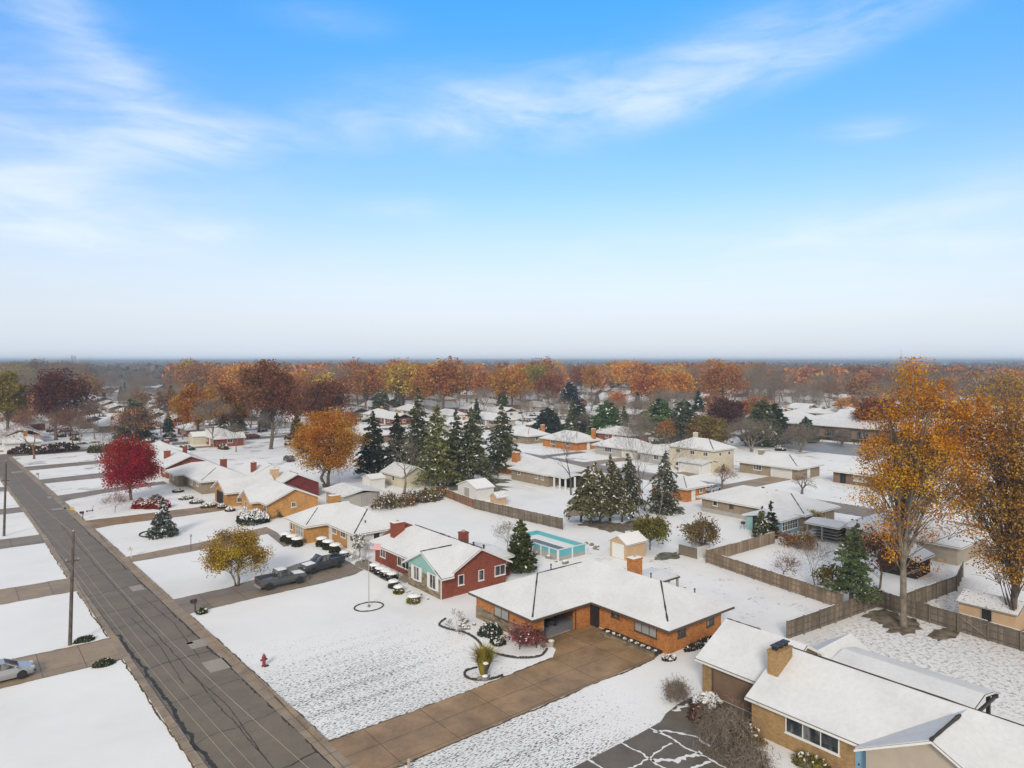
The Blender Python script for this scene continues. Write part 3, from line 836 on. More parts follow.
drive(145.6,152.8, [[(24.1,155.1),(35,157.5)], [(17.5,147.2),(23.4,150.4),(35,154)]], 'drive_grey')
drive(169.6,175.6, [[(26.3,177.6),(36,179.5)], [(26.3,170.4),(36,173)]], 'drive_grey')
drive(191.6,199, [[(30.2,200.0),(38,201)], [(30.2,194.4),(38,196)]], 'drive_grey')
for (a, b), m in zip(gapsL, ('drive_tan','drive_tan','drive_grey','drive_grey','drive_grey')):
    x = ip(LG,a)
    sheet('driveway', [(x-.05,a),(x-.05,b),(-16,b+.2),(-16,a-.4)], .020, m)
    mb = MB(); rg = random.Random(int(a)); ribbon(mb, [(x,b),(-16,b+.2)], .14, .017, rg); ribbon(mb, [(x,a),(-16,a-.4)], .14, .018, rg)
    struct(mb.build('grass_edge', M['turf']))
# lawn edges along the kerbs
mb = MB(); rg = random.Random(11)
for y0, y1 in ((44,73),(79.5,96),(100.5,119),(127,145)): ribbon(mb, [(ip(RG,y)+.05,y) for y in np.linspace(y0,y1,9)], .11, .013, rg, .55)
for y0, y1 in ((10,66),(72,88),(94.5,114)): ribbon(mb, [(ip(LG,y)-.08,y) for y in np.linspace(y0,y1,9)], .11, .014, rg, .5)
struct(mb.build('grass_edge', M['turf']))
# concrete walks
sheet('path', [(38.9,75.2),(38.6,78.2),(39.6,79.6),(41,79.6),(41,76.6),(39.9,75.4),(39.5,70.6),(39.8,69.0),(38.9,69.0),(38.7,71)], .024, 'path')
sheet('path', [(37.4,100.2),(37.4,101.2),(36.1,101.0),(35.2,92.0),(36.0,92.0)], .024, 'path')
# neighbour's dark drive, cracked and half covered with snow
sheet('driveway', [(20.2,31.0),(30.6,31.0),(35.7,31.0),(38.4,31.1),(39.6,31.6),(41.3,31.9),(44.3,32.0),(44.3,26.2),(41.6,25.4),(34,24.2),(20.2,24.2)], .020, 'old_asphalt')
mb = MB(); rg = random.Random(19)
def snowline(pts, w): ribbon(mb, pts, w*.6, .026, rg, .55, .2)
for x in (31.2,34.3,37.2): snowline([(x,31.1),(x+.2,29.6),(x-.1,28.2),(x+.1,26.4),(x,24.4)], .24)
snowline([(30.4,29.0),(33.4,28.7),(36.8,29.0)], .2); snowline([(34.3,28.5),(35.4,27.5),(37.4,27.0)], .5)
snowline([(37.0,30.6),(38.2,29.6),(38.7,28.4),(38.2,27.2)], .35); snowline([(31,26.6),(34,26.4),(37,26.0)], .3)
snowline([(40.3,31.4),(43.2,31.6)], .5)
struct(mb.build('snow_drift', M['snow']))

# crack sealer and pale patches on the street
mb = MB(); rg = random.Random(23)
cx = lambda y: ip(LG,y)+.55 + (ip(RG,y)-1.5-ip(LG,y))*.52
ribbon(mb, [(cx(y)+rg.uniform(-.06,.06),y) for y in np.linspace(20,125,60)], .07, .008, rg, .5)
yy = 38
while yy < 128:
    a, b = ip(LG,yy)+.6, ip(RG,yy)-.97
    ribbon(mb, [(a+(b-a)*t, yy+math.sin(t*2.5+yy)*.5+rg.uniform(-.25,.25)) for t in np.linspace(0,1,7)], rg.choice((.06,.07,.11)), .0085, rg, .35)
    yy += rg.uniform(4.2,7.5)
ribbon(mb, [(ip(LG,y)+.75+abs(rg.gauss(0,.12)),y) for y in np.linspace(22,72,34)], .26, .009, rg, .3)
ribbon(mb, [(ip(RG,y)-1.05,y) for y in np.linspace(40,130,60)], .14, .0095, rg, .6)
for q in ((15.6,44,15.2,60),(14.3,58,14.0,76),(16.6,62,16.2,82)): ribbon(mb, [(q[0],q[1]),(q[0]+.3,(q[1]+q[3])/2),(q[2],q[3])], .06, .0105, rg, .35)
struct(mb.build('crack_sealer', M['tar']))
def patch(px, w, l):
    x, y = P(*px); sheet('road_patch', [(x-w/2,y-l/2),(x+w/2,y-l/2),(x+w/2-.05,y+l/2),(x-w/2-.05,y+l/2)], .012, 'patch')
patch((197,644),1.3,1.9); patch((217,665),1.7,2.4); patch((137,588),1.2,2.2); patch((59,509),2.0,1.5); patch((18,472),2.4,2.4); patch((52,497),1.3,2.6); patch((190,643),.5,.5)

# grass showing under trees
def blotch(c, rx, ry, seed, mat='grass', z=.012, name='grass_patch', n=22):
    rg = random.Random(seed); pts = []
    for i in range(n):
        a = 2*math.pi*i/n; k = rg.uniform(.65,1.15)
        pts.append((c[0]+math.cos(a)*rx*k, c[1]+math.sin(a)*ry*k))
    return sheet(name, pts, z, mat)
M['grass'] = surf('thin_green_grass', (.075,.085,.028), .9, .45, 1.5, 8, c2=(.30,.30,.24))
M['dead_grass'] = surf('brown_dead_grass', (.13,.085,.04), .9, .4, 1.2, 6, c2=(.3,.26,.2))
for i, (px, rx, ry) in enumerate((((477,486),5,9),((455,488),3.5,4),((492,481),4,4),((668,556),2.6,1.5),((676,509),2.4,1.4),((560,352+150),.1,.1))):
    if rx > .5: blotch(P(*px), rx, ry, 40+i, z=.012+.001*i)
for i, (px, rx, ry) in enumerate((((612,527),3.2,4.0),((640,524),4.5,2.5),((595,524),2.5,2.5),((700,555),1.6,1.2),((905,626),3,1.5),((885,617),2.5,1.8),((945,634),2.5,1.0),((1015,628),2.5,2),((430,500),3,2.5))):
    blotch(P(*px), rx, ry, 60+i, 'dead_grass', .016+.001*i)

# hills on the horizon
def hill_strip(D, px0, px1, h0, seed, mat):
    rg = random.Random(seed); mb = MB(); n = 90; v = []
    ph = [(rg.uniform(.5,9), rg.uniform(0,6.28), rg.uniform(.2,1)) for _ in range(7)]
    for i in range(n+1):
        t = i/n; px = px0 + (px1-px0)*t
        hh = h0*(1 + .10*sum(a*math.sin(f*t*6.28+p) for f,p,a in ph)/2)
        for k, (dd, kk) in enumerate(((-700,0),(-350,.55),(0,1),(400,.9),(900,0))):
            v.append((*PD(px, (D+dd)), hh*kk - .5 if kk == 0 else hh*kk))
    f = [(i*5+k, i*5+k+1, (i+1)*5+k+1, (i+1)*5+k) for i in range(n) for k in range(4)]
    mb.add(v, f); return struct(mb.build('hills', M[mat], smooth=True))
M['hill'] = surf('wooded_hill', (.095,.08,.06), .95, .4, .012, .08, c2=(.15,.13,.10))
hill_strip(5200, -500, 1520, 25.5, 3, 'hill')
hill_strip(4000, -400, 420, 17, 8, 'hill')

# ------------------------------------------------------------------ main houses
ROW = 'ranch houses of the snowy suburb'
# tan brick house, near right
h = House('tan brick house with three-pot chimney and beige front gable beside dark cracked drive', 44.4, 12, trim='white_trim')
h.body(44.4,51.4,26.1,32.0,2.55,'tan_brick','y',4.42)
h.roof(43.9,52.0,25.6,32.35,2.5,4.55,'y',0,0,caps=(('ridge',.55,.98,.045),))
h.body(42.1,50.6,4,26.4,2.55,'tan_brick','y',4.5)
h.roof(41.55,51.15,3.5,26.6,2.45,4.7,'y',0,0,caps=(('ridge',.5,.985,.055),('ridge',.1,.5,.035)))
h.body(41.45,46,11.3,18.6,2.5,'beige','x',4.5)
h.roof(40.9,46.6,10.85,19.05,2.45,4.66,'x',0,0,caps=(('ridge',.0,.72,.13),),t=.14)
h.body(50.2,55,24.3,27.8,2.2,'beige','x',3.3); h.roof(50.05,55.5,24.0,28.1,2.2,3.45,'x',0,0,t=.12)
h.roof(50.4,54.2,15.9,25.2,3.0,3.35,'y',0,0,t=.14)
for y in (16.2,20.5,24.6): h.post(53.8,y,0,2.9,.11,'black')
mb = MB(); mb.box(53.9-h.X,54.1-h.X,15.7-h.Y,25.2-h.Y,2.7,2.9); mb.box(50.8-h.X,54.1-h.X,15.75-h.Y,15.9-h.Y,2.68,2.86); mb.build('beam', M['black'], h.r)
h.chimney(44.7,25.85,1.9,.75,2.0,5.2,'tan_brick',False,3)
h.garage('-x',44.4,28.75,4.5,2.0,'brown_siding',4,frame='brown_trim')
h.window('-x',42.1,22.2,1.05,3.5,1.25,3)
h.door('-x',42.1,18.95,.9,2.05,'blue_siding')
h.window('-x',41.45,13,1.0,1.6,1.2,2)
h.window('-y',26.1,48.5,1.0,1.0,1.0,1) if False else None
h.vent(47.9,30,3.9); h.vent(52.4,23.0,3.0,.12,.25)
h.done()

# orange brick L-shaped house
h = House('orange brick L-shaped ranch house with open garage, wide brown drive in front', 40.1, 37.8, trim='brown_trim')
# garage wing as real walls round an open doorway
W = h.w('orange_brick'); X, Y = h.X, h.Y
def wb(x0,x1,y0,y1,z0,z1,m='orange_brick'): h.w(m).box(x0-X,x1-X,y0-Y,y1-Y,z0,z1)
GH = 2.42
wb(40.1,40.35,46.7,55.0,-.3,GH); wb(40.35,47.6,54.75,55.0,-.3,GH); wb(40.35,41.5,46.7,46.95,-.3,GH); wb(45.3,47.3,46.7,46.95,-.3,GH)
wb(41.5,45.3,46.72,46.93,2.15,GH); wb(47.05,47.3,46.95,48.4,-.3,GH); wb(47.05,47.6,48.4,54.75,-.3,GH)
h.w('stone').box(40.06-X,40.11-X,46.66-Y,55.02-Y,-.3,1.15); h.w('stone').box(40.11-X,41.45-X,46.655-Y,46.70-Y,-.3,1.15)
mb = MB(); mb.poly([(40.35-X,46.95-Y),(47.05-X,46.95-Y),(47.05-X,54.75-Y),(40.35-X,54.75-Y)], .03); mb.build('garage_floor', M['lot'], h.r)
mb = MB(); mb.box(40.4-X,47.0-X,47-Y,54.7-Y,2.3,2.36); mb.build('garage_ceiling', M['white_siding'], h.r)
mb = MB(); mb.box(41.5-X,45.3-X,47.1-Y,50.9-Y,2.2,2.26); mb.build('garage_door', M['white_siding'], h.r, 'white garage door rolled up open')
mb = MB()
for k in range(4): mb.box(40.9-X,46.6-X,54.1-Y,54.7-Y,.5*k+.1,.5*k+.15)
for a in (40.9,46.5): mb.box(a-X,a+.06-X,54.1-Y,54.7-Y,0,1.9)
for k in range(9):
    rr = random.Random(k); a = 41.2+k*.55; mb.box(a-X,a+.35-X,54.2-Y,54.6-Y,.155+.5*(k%4),.155+.5*(k%4)+rr.uniform(.15,.33))
mb.build('shelf', M['brown_siding'], h.r)
# main wing
h.body(47.6,55.3,37.8,54.9,2.42,'orange_brick')
h.roof(46.75,56.15,36.95,55.6,2.4,4.5,'y',None,None,caps=(('h00',.18,1.0,.085),))
h.roof(39.5,51.5,46.0,55.55,2.4,4.42,'x',None,0,caps=(('h00',.06,1.0,.085),('ridge',.0,.82,.06)))
h.chimney(54.3,47.3,1.3,.9,2.5,5.0,'orange_brick')
h.window('-x',40.06,51.0,1.05,2.2,1.1,2,'brown_trim','curtain_glass')
h.window('-x',47.6,40.2,1.0,2.5,1.25,3,'brown_trim','curtain_glass')
h.window('-x',47.6,43.75,1.45,1.0,.6,1,'brown_trim')
h.window('-y',37.8,49.5,1.05,1.1,1.1,1,'brown_trim',rows=2); h.window('-y',37.8,53.6,1.05,1.1,1.1,1,'brown_trim',rows=2)
mb = MB(); mb.box(47.28-X,47.33-X,46.98-Y,48.38-Y,0,2.3); 
h.door('-x',47.6,46.4,.95,2.1,'brown_siding') if False else None
dm = MB(); dm.box(47.3-X,47.58-X,45.75-Y,46.68-Y,.02,2.15); dm.build('door', M['dark'], h.r, 'dark recessed front door')
dl = MB(); dl.box(45.32-X,45.42-X,46.62-Y,46.70-Y,.05,2.3); dl.build('downpipe', M['brown_trim'], h.r)
h.roof(55.2,59.2,45.4,49.2,2.6,2.85,'x',0,0); h.post(59.0,45.6,0,2.7,.1,'grey_trim'); h.post(59.0,49.0,0,2.7,.1,'grey_trim'); 
h.vent(53.6,44.6,3.6); h.vent(54.6,40.2,3.0); h.vent(47.6,52.5,3.9,.4)
# raised planter bed along the front
mb = MB(); pl = [(46.4,44.6),(46.9,44.6),(46.9,39.6),(46.9,38.4),(46.3,38.6),(46.2,39.6)]
mb.prism([(a-X,b-Y) for a,b in [(46.35,44.8),(46.6,44.8),(46.5,38.3),(46.25,38.3)]], 0, .32); mb.build('planter_wall', M['stone'], h.r)
mb = MB(); mb.prism([(a-X,b-Y) for a,b in [(46.6,44.8),(47.55,44.8),(47.55,38.3),(46.5,38.3)]], 0, .22); mb.build('planter_soil', M['soil'], h.r)
h.done()

# red brick house with teal gable
h = House('red brick house with teal front gable and white shutters over stone wall', 40.2, 61.3)
h.body(41.6,48.8,61.4,78.4,2.5,'red_brick','y',4.5)
h.roof(40.8,49.4,60.85,79.0,2.4,4.6,'y',0,None,caps=(('ridge',.0,1.0,.06),('ridge',.1,.3,.1),('ridge',.45,.6,.09)))
h.body(40.2,44,60.9+.55,68.0,2.45,'teal','x',4.25); h.w('stone').box(40.16-h.X,40.21-h.X,61.4-h.Y,68.02-h.Y,-.3,2.0)
h.w('stone').box(40.21-h.X,41.5-h.X,68.0-h.Y,68.04-h.Y,-.3,2.0); h.w('red_brick').box(40.2-h.X,41.6-h.X,61.34-h.Y,61.44-h.Y,-.3,2.45)
h.roof(39.65,41.3,60.5,68.6,2.4,4.4,'x',0,-3.5,caps=(('ridge',.0,.78,.075),('h00',0,.3,.05)))
h.body(48.8,51,63.4,70,2.3,'red_brick'); h.roof(48.2,51.5,62.9,70.6,2.3,2.7,'x',0,0)
h.chimney(43.2,75.7,1.5,.9,2.8,5.1,'red_brick'); h.chimney(46.0,65.6,.9,.8,3.4,5.4,'red_brick',False); 
h.vent(46.8,62.8,3.9,.35,.1); h.vent(46.2,63.9,4.2,.25,.08)
h.window('-x',40.16,66.2,.9,1.15,1.5,2,shutters='white_trim'); h.window('-x',40.16,62.9,.75,1.2,1.55,2,shutters='white_trim')
h.window('-x',41.6,71.4,.75,2.9,1.5,3,glass='glass'); h.window('-x',41.6,76.4,.9,1.3,1.2,2)
h.window('-y',61.34,42.7,1.05,.75,1.1,1); h.window('-y',61.4,45.4,1.0,.75,1.15,1); h.window('-y',61.4,48.0,1.05,1.5,1.15,2)
h.window('-y',63.4,50.0,1.2,1.1,.8,2)
h.door('-x',41.6,69.2,.95,2.05,'white_siding')
mb = MB()
for k in range(3): mb.box(40.0+.3*k-h.X,41.6-h.X,68.5-h.Y,70.0-h.Y,.0 if k == 0 else .17*k,.17*(k+1)-.004)
mb.build('step', M['path'], h.r)
mb = MB()
for a in (0,.55,1.1): mb.tube([(40.1+a-h.X,70.05-h.Y,.1),(40.1+a-h.X,70.05-h.Y,1.0+.2*a)],.025,5)
mb.tube([(40.0-h.X,70.05-h.Y,.95),(41.4-h.X,70.05-h.Y,1.3)],.028,5); mb.build('railing', M['black'], h.r)
mb = MB(); mb.box(40.12-h.X,40.2-h.X,61.26-h.Y,61.34-h.Y,0,2.4); mb.build('downpipe', M['white_trim'], h.r)
h.done()

# amber brick hip house
h = House('amber brick hip roofed house behind two parked pickups, clipped round hedges along its front', 38.3, 83.6)
h.body(38.3,46,91.6,97.8,2.5,'amber_brick'); h.body(41.5,48.4,86.0,97.6,2.5,'amber_brick'); h.body(41.5,48.4,83.5,86.0,2.5,'white_siding')
h.roof(40.85,49.0,82.9,98.4,2.4,4.5,'y',None,None,caps=(('h00',.05,1.0,.085),('h10',.3,1,.05)))
h.roof(37.7,46,91.0,98.5,2.4,4.3,'x',None,0,caps=(('h00',.1,.85,.06),))
h.chimney(44.1,95.6,1.5,.9,2.8,5.3,'amber_brick'); h.vent(43.4,84.6,3.0,.6)
h.window('-x',38.3,94.2,.6,2.6,1.6,3,glass='curtain_glass',rows=2); h.window('-x',38.3,97,.9,.8,1.1,1)
h.window('-x',41.5,90.0,1.2,1.6,.9,3); h.window('-x',41.5,87.2,1.2,1.4,.9,2); h.window('-x',41.5,84.6,1.2,1.0,.9,1)
h.window('-y',83.5,44.5,1.2,1.0,.9,1); h.door('-x',41.5,91.1,.8,2.05,'white_siding')
h.done()
# orange gable house
h = House('yellow brick house with bare orange gable end, beside snow covered juniper', 39.4, 109.4)
h.body(39.4,47.6,109.4,121.5,2.5,'amber_brick','y',4.3); h.roof(38.8,48.2,108.8,122,2.4,4.45,'y',0,0,caps=(('ridge',.0,.3,.05),))
h.body(37.9,42,112.2,117.4,2.45,'amber_brick','x',4.0); h.roof(37.3,43.4,111.7,117.9,2.4,4.1,'x',0,0)
h.window('-x',37.9,115.2,.8,.9,1.3,1); h.window('-x',39.4,110.7,1.0,1.2,1.1,2); h.window('-y',109.4,43.5,1.4,.8,.8,1)
h.window('-x',39.4,119.6,.9,1.4,1.2,2); h.done()
# orange gable garage + maroon house behind
h = House('orange brick gabled garage front joined to maroon sided house', 37.2, 122.6)
h.body(37.2,45,122.8,129.6,2.45,'amber_brick','x',4.1); h.roof(36.6,46,122.2,130.2,2.4,4.2,'x',0,0)
h.body(45,53.4,122.4,134.5,2.5,'maroon','y',4.4); h.roof(44.4,54,121.8,135,2.4,4.55,'y',0,0,caps=(('ridge',.0,.3,.05),))
h.garage('-x',37.2,126.6,3.4,2.1,'dark',4,frame='brown_trim'); h.window('-y',122.8,39.3,.6,.9,.9,1); h.window('-x',45,132,1.0,1.4,1.1,2)
h.chimney(46.6,126.2,1.3,1.0,3,5.2,'terracotta'); h.window('-x',45,121.8+1.4,1,1,1,1) if False else None
h.done()
h = House('maroon gabled cottage with brick chimney beyond the yellow brick house', 46, 136.6)
h.body(46,53.4,136.8,146,2.5,'maroon','y',4.4); h.roof(45.4,54,136.2,146.6,2.4,4.55,'y',0,0,caps=(('ridge',0,.2,.05),)); h.chimney(47,138.5,.9,.8,3,5.0,'red_brick')
h.window('-x',46,141,1,1.6,1.1,2); h.done()
h = House('tan hip roofed house with small red chimney behind crimson maple', 37.2, 137.4)
h.body(37.2,45.4,137.4,153,2.5,'buff_brick'); h.roof(36.5,46.1,136.7,153.7,2.4,4.45,'y',None,None,caps=(('h00',.1,.85,.06),))
h.body(35.6,41,148.4,155.4,2.45,'buff_brick'); h.roof(34.9,42,147.8,156,2.4,4.1,'x',None,0)
h.chimney(43.4,145.5,1.1,.9,3,5.2,'red_brick'); h.window('-x',37.2,145,.8,2.2,1.4,3,glass='curtain_glass'); h.window('-x',37.2,140.6,1.1,1.4,1.1,2); h.window('-x',35.6,151.8,1.0,1.2,1.2,2)
h.window('-y',137.4,42,1.2,1.2,.9,2); h.done()
h = House('red brick gabled house with two chimneys beyond crimson maple', 36.4, 160.2)
h.body(36.4,45.4,160.2,178,2.5,'red_brick','y',4.4); h.roof(35.7,46.1,159.6,178.6,2.4,4.5,'y',0,0)
h.chimney(38.2,168.4,1.2,.9,2.8,5.0,'red_brick'); h.chimney(42.4,170.5,.8,.8,3.4,5.4,'red_brick',False)
h.window('-x',36.4,163,.9,1.6,1.2,2); h.window('-x',36.4,171,.8,2.2,1.4,3); h.door('-x',36.4,166.5,.95,2.05,'white_trim'); h.window('-y',160.2,41,1.3,1.1,.9,1); h.done()
h = House('snow roofed tan house at the corner, half hidden behind crimson maple', 38, 183)
h.body(38,46.6,183,199,2.5,'beige'); h.roof(37.3,47.3,182.3,199.7,2.4,4.4,'y'); h.chimney(43,190,1,.9,3,5,'red_brick'); h.window('-x',38,187,.9,1.6,1.2,2); h.window('-x',38,194,.9,2,1.3,3); h.done()

# second row, backs towards us
h = House('long low grey brick house with teal and blue porch beyond the board fence', 97, 54)
h.body(97.3,106.6,52.6,70.2,2.5,'buff_brick'); h.body(97.3-.03,97.3,52.6,70.2,.7,'grey_siding')
h.roof(96.6,107.3,51.9,70.9,2.4,4.4,'y',None,None,caps=(('h00',.1,.95,.08),('ridge',.25,.3,.06)))
h.window('-x',97.27,58.8,1.1,1.5,1.1,2,glass='curtain_glass'); h.window('-x',97.27,64.6,1.4,.7,.7,1,'brown_trim'); h.window('-x',97.27,67.6,1.3,.9,.8,1)
h.window('-y',52.6,103.2,1.2,1.0,.9,1)
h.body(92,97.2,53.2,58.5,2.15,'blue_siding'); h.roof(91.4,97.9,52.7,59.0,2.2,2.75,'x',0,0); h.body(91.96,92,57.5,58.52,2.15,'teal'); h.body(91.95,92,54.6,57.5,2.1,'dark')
h.window('-y',53.2,94.6,.6,4.2,1.4,6,rows=2)
for x,y in ((101.5,64),(103.5,59),(101.2,60.6),(104.6,63.5)): h.vent(x,y,3.9,.12,.2)
h.done()
h = House('small orange brick house with white door behind tall bare trunks', 101.2, 76.4)
h.body(101.2,106.8,76.3,84,2.5,'orange_brick'); h.roof(100.5,107.4,75.6,84.6,2.4,4.2,'y',None,None,caps=(('h00',.1,.9,.07),)); h.door('-y',76.3,103.2,.9,2.05,'white_trim'); h.window('-x',101.2,80,1.2,1.2,1,2); h.vent(104,79.5,3.3,.15,.3); h.window('-y',76.3,105.4,1.2,.8,.9,1); h.done()
h = House('tan brick house with white columned sunroom in front of the spruces', 92.2, 101)
h.body(92.2,97.6,102.6,114,2.5,'buff_brick'); h.body(94,103,104,114,2.5,'tan_brick'); h.roof(91.5,103.6,101.9,114.6,2.4,4.5,'y',None,None)
h.roof(92.2,98,97.6,103,2.35,2.75,'y',0,0)
for y in (98,99.6,101.2): h.post(92.6,y,0,2.3,.13)
h.post(95,97.9,0,2.3,.13); h.post(97.6,97.9,0,2.3,.13)
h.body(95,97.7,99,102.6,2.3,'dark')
h.window('-x',92.2,104.2,1.2,.8,.9,2); h.window('-x',92.2,106,1.2,.8,.9,2); h.window('-x',92.2,111.5,1.3,.8,.8,1); h.done()
h = House('orange brick house with brick chimney left of the columned sunroom', 95.4, 115.4)
h.body(95.6,104,116,128,2.5,'orange_brick'); h.roof(94.9,104.7,115.3,128.6,2.4,4.4,'y',None,None); h.chimney(96.4,117.6,1.1,1.6,1,5,'orange_brick'); h.window('-x',95.6,122,1.0,1.6,1.2,2); h.done()
h = House('house with white glazed conservatory beside the tall spruces', 93, 119.5, trim='white_trim')
h.body(96,104,130.5,142,2.5,'orange_brick'); h.roof(95.3,104.7,129.8,142.7,2.4,4.4,'y',None,None); h.body(93,96,130,134.6,2.3,'white_siding'); h.roof(92.6,96.6,129.6,135,2.3,2.7,'x',0,0)
h.window('-x',93,132.3,.7,3.4,1.4,5); h.window('-y',130,94.5,.7,2,1.4,3); h.done()
h = House('tan house with low snowy roof under the leafless pale tree', 69, 119)
h.body(69.3,75,119.4,127,2.4,'cream','y',4.0); h.roof(68.7,75.6,118.8,127.6,2.3,4.0,'y',0,0); h.window('-x',69.3,123,1,1,1,1); h.done()
h = House('flat roofed grey garage with brown shingles showing through thin snow', 51.8, 108.4, name='garage', cat='garage', shingle='brown_shingle', snow='thin_snow')
h.body(52,58.6,108.8,116,2.3,'grey_siding'); h.roof(51.4,59.2,108.2,116.6,2.3,3.0,'y',0,0); h.window('-x',52,112,1,1,.8,1); h.door('-y',108.8,55.6,.9,2,'grey_trim'); h.done()

# third row, across the back street
h = House('cream two-storey house with low white garage wing and ivy on its corner', 131.6, 91.6)
h.body(131.6,139.4,92,104,5.1,'cream'); h.roof(131,140,91.4,104.6,5.05,7.0,'y',None,None,caps=(('h00',.05,.95,.1),('h01',.3,1,.06)))
h.body(128.4,133,92.6,99,2.4,'white_siding'); h.roof(127.8,133.4,92,99.6,2.4,2.85,'y',0,0); h.garage('-x',128.4,95.4,4.2,2.0)
for y in (94,97.5,101.5): h.window('-x',131.6,y,3.6,1.2,.9,2)
h.window('-y',92,134.2,3.6,.9,.8,1); h.window('-y',92,137.6,3.6,.9,.8,1)
h.body(133,140,104,114,2.5,'grey_siding'); h.roof(132.4,141,103.4,114.6,2.4,4.4,'y',None,None); h.window('-x',133,109,1,1.6,1.1,2)
h.chimney(136.4,100.2,.9,.8,5.5,8.0,'cream'); h.done()
h = House('tan brick house with wide white garage door, seen below the dark pines', 137.8, 75)
h.body(137.8,146.6,75.6,89.4,2.5,'buff_brick'); h.roof(136.9,147.4,74.9,90.1,2.4,4.6,'y',None,None,caps=(('h00',.2,.95,.09),)); h.garage('-x',137.8,79.4,4.6,2.0); h.window('-x',137.8,85,1,2,1.2,3); h.door('-y',75.6,142,.95,2.05); h.chimney(141,86,1,1,3,5.0,'buff_brick'); h.done()
h = House('brown brick house with grey-green front window left of the tall orange tree', 141.4, 55)
h.body(141.4,149,56,70,2.5,'brown_siding'); h.roof(140.4,149.8,55.2,70.8,2.4,4.4,'y',None,None); h.window('-x',141.4,64.6,.8,2.6,1.4,3,glass='curtain_glass'); h.door('-x',141.4,68,.95,2.05,'dark'); h.post(140.8,60,0,2.3); h.window('-x',141.4,58.6,.9,1.8,1.2,2); h.done()
h = House('orange brick hip roofed house with tall brick chimney above the back street', 134.6, 138)
h.body(135,144,138.4,152.4,2.5,'orange_brick'); h.roof(134.2,144.8,137.6,153.2,2.4,4.7,'y',None,None,caps=(('h00',.3,1,.07),)); h.chimney(142,138.8,1.1,.9,2,5.6,'orange_brick'); h.door('-y',138.4,139.5,.95,2.05); h.window('-x',135,142,1,1.8,1.2,3); h.window('-x',135,148,1,2.2,1.3,3); h.done()
h = House('tan hip roofed house farthest left on the back street, orange brick end', 134.4, 158.4)
h.body(134.4,142.4,158.4,171,2.5,'buff_brick'); h.roof(133.6,143.2,157.6,171.8,2.4,4.5,'y',None,None,caps=(('h00',.2,1,.07),)); h.chimney(141.6,160,1,1,2,5.2,'orange_brick'); h.window('-x',134.4,165,1,2,1.3,3); h.window('-y',158.4,138,1,1.4,1.1,2); h.done()
h = House('grey-tan house with broad snowy hip roof behind the leafless multi-stemmed tree', 134.8, 116)
h.body(135,143,116.4,131.4,2.5,'grey_siding'); h.roof(134.2,143.8,115.6,132.2,2.4,4.6,'y',None,None); h.garage('-x',135,119.6,4.2,2.0); h.window('-x',135,126.6,.9,2.4,1.3,3); h.done()
h = House('small snow roofed ranch between the brown house and the parking lot', 156, 60, shingle='shingle')
h.body(156,163,60,70,2.4,'red_fence'); h.roof(155.4,163.6,59.4,70.6,2.3,4.0,'y',None,None); h.window('-x',156,65,1,1.6,1,2); h.chimney(157.5,62,.8,.8,3,4.6,'brown_siding'); h.done()

# the long low school beyond the grey lot
sheet('parking_lot', [(184,72),(184,118),(207,118),(212,82),(206,70)], .006, 'lot')
h = House('long low brown brick school with snowy roofs beyond the grey parking lot', 214, 78, name='school_building', cat='school', trim='white_trim', snow='thin_snow')
h.body(214,232,78,126,4.6,'brown_siding'); h.body(213.96,214,78,126,1.0,'dark')
h.roof(212.6,233,77,127,4.6,5.6,'y',0,0); h.body(222,250,84,118,5.4,'maroon'); h.roof(221,252,82,121,5.6,9.2,'y',None,None,caps=(('h01',.2,.9,.2),))
for i in range(9): h.window('-x',213.96,82+i*5,1.4,3.2,1.9,3,'brown_trim')
h.done()
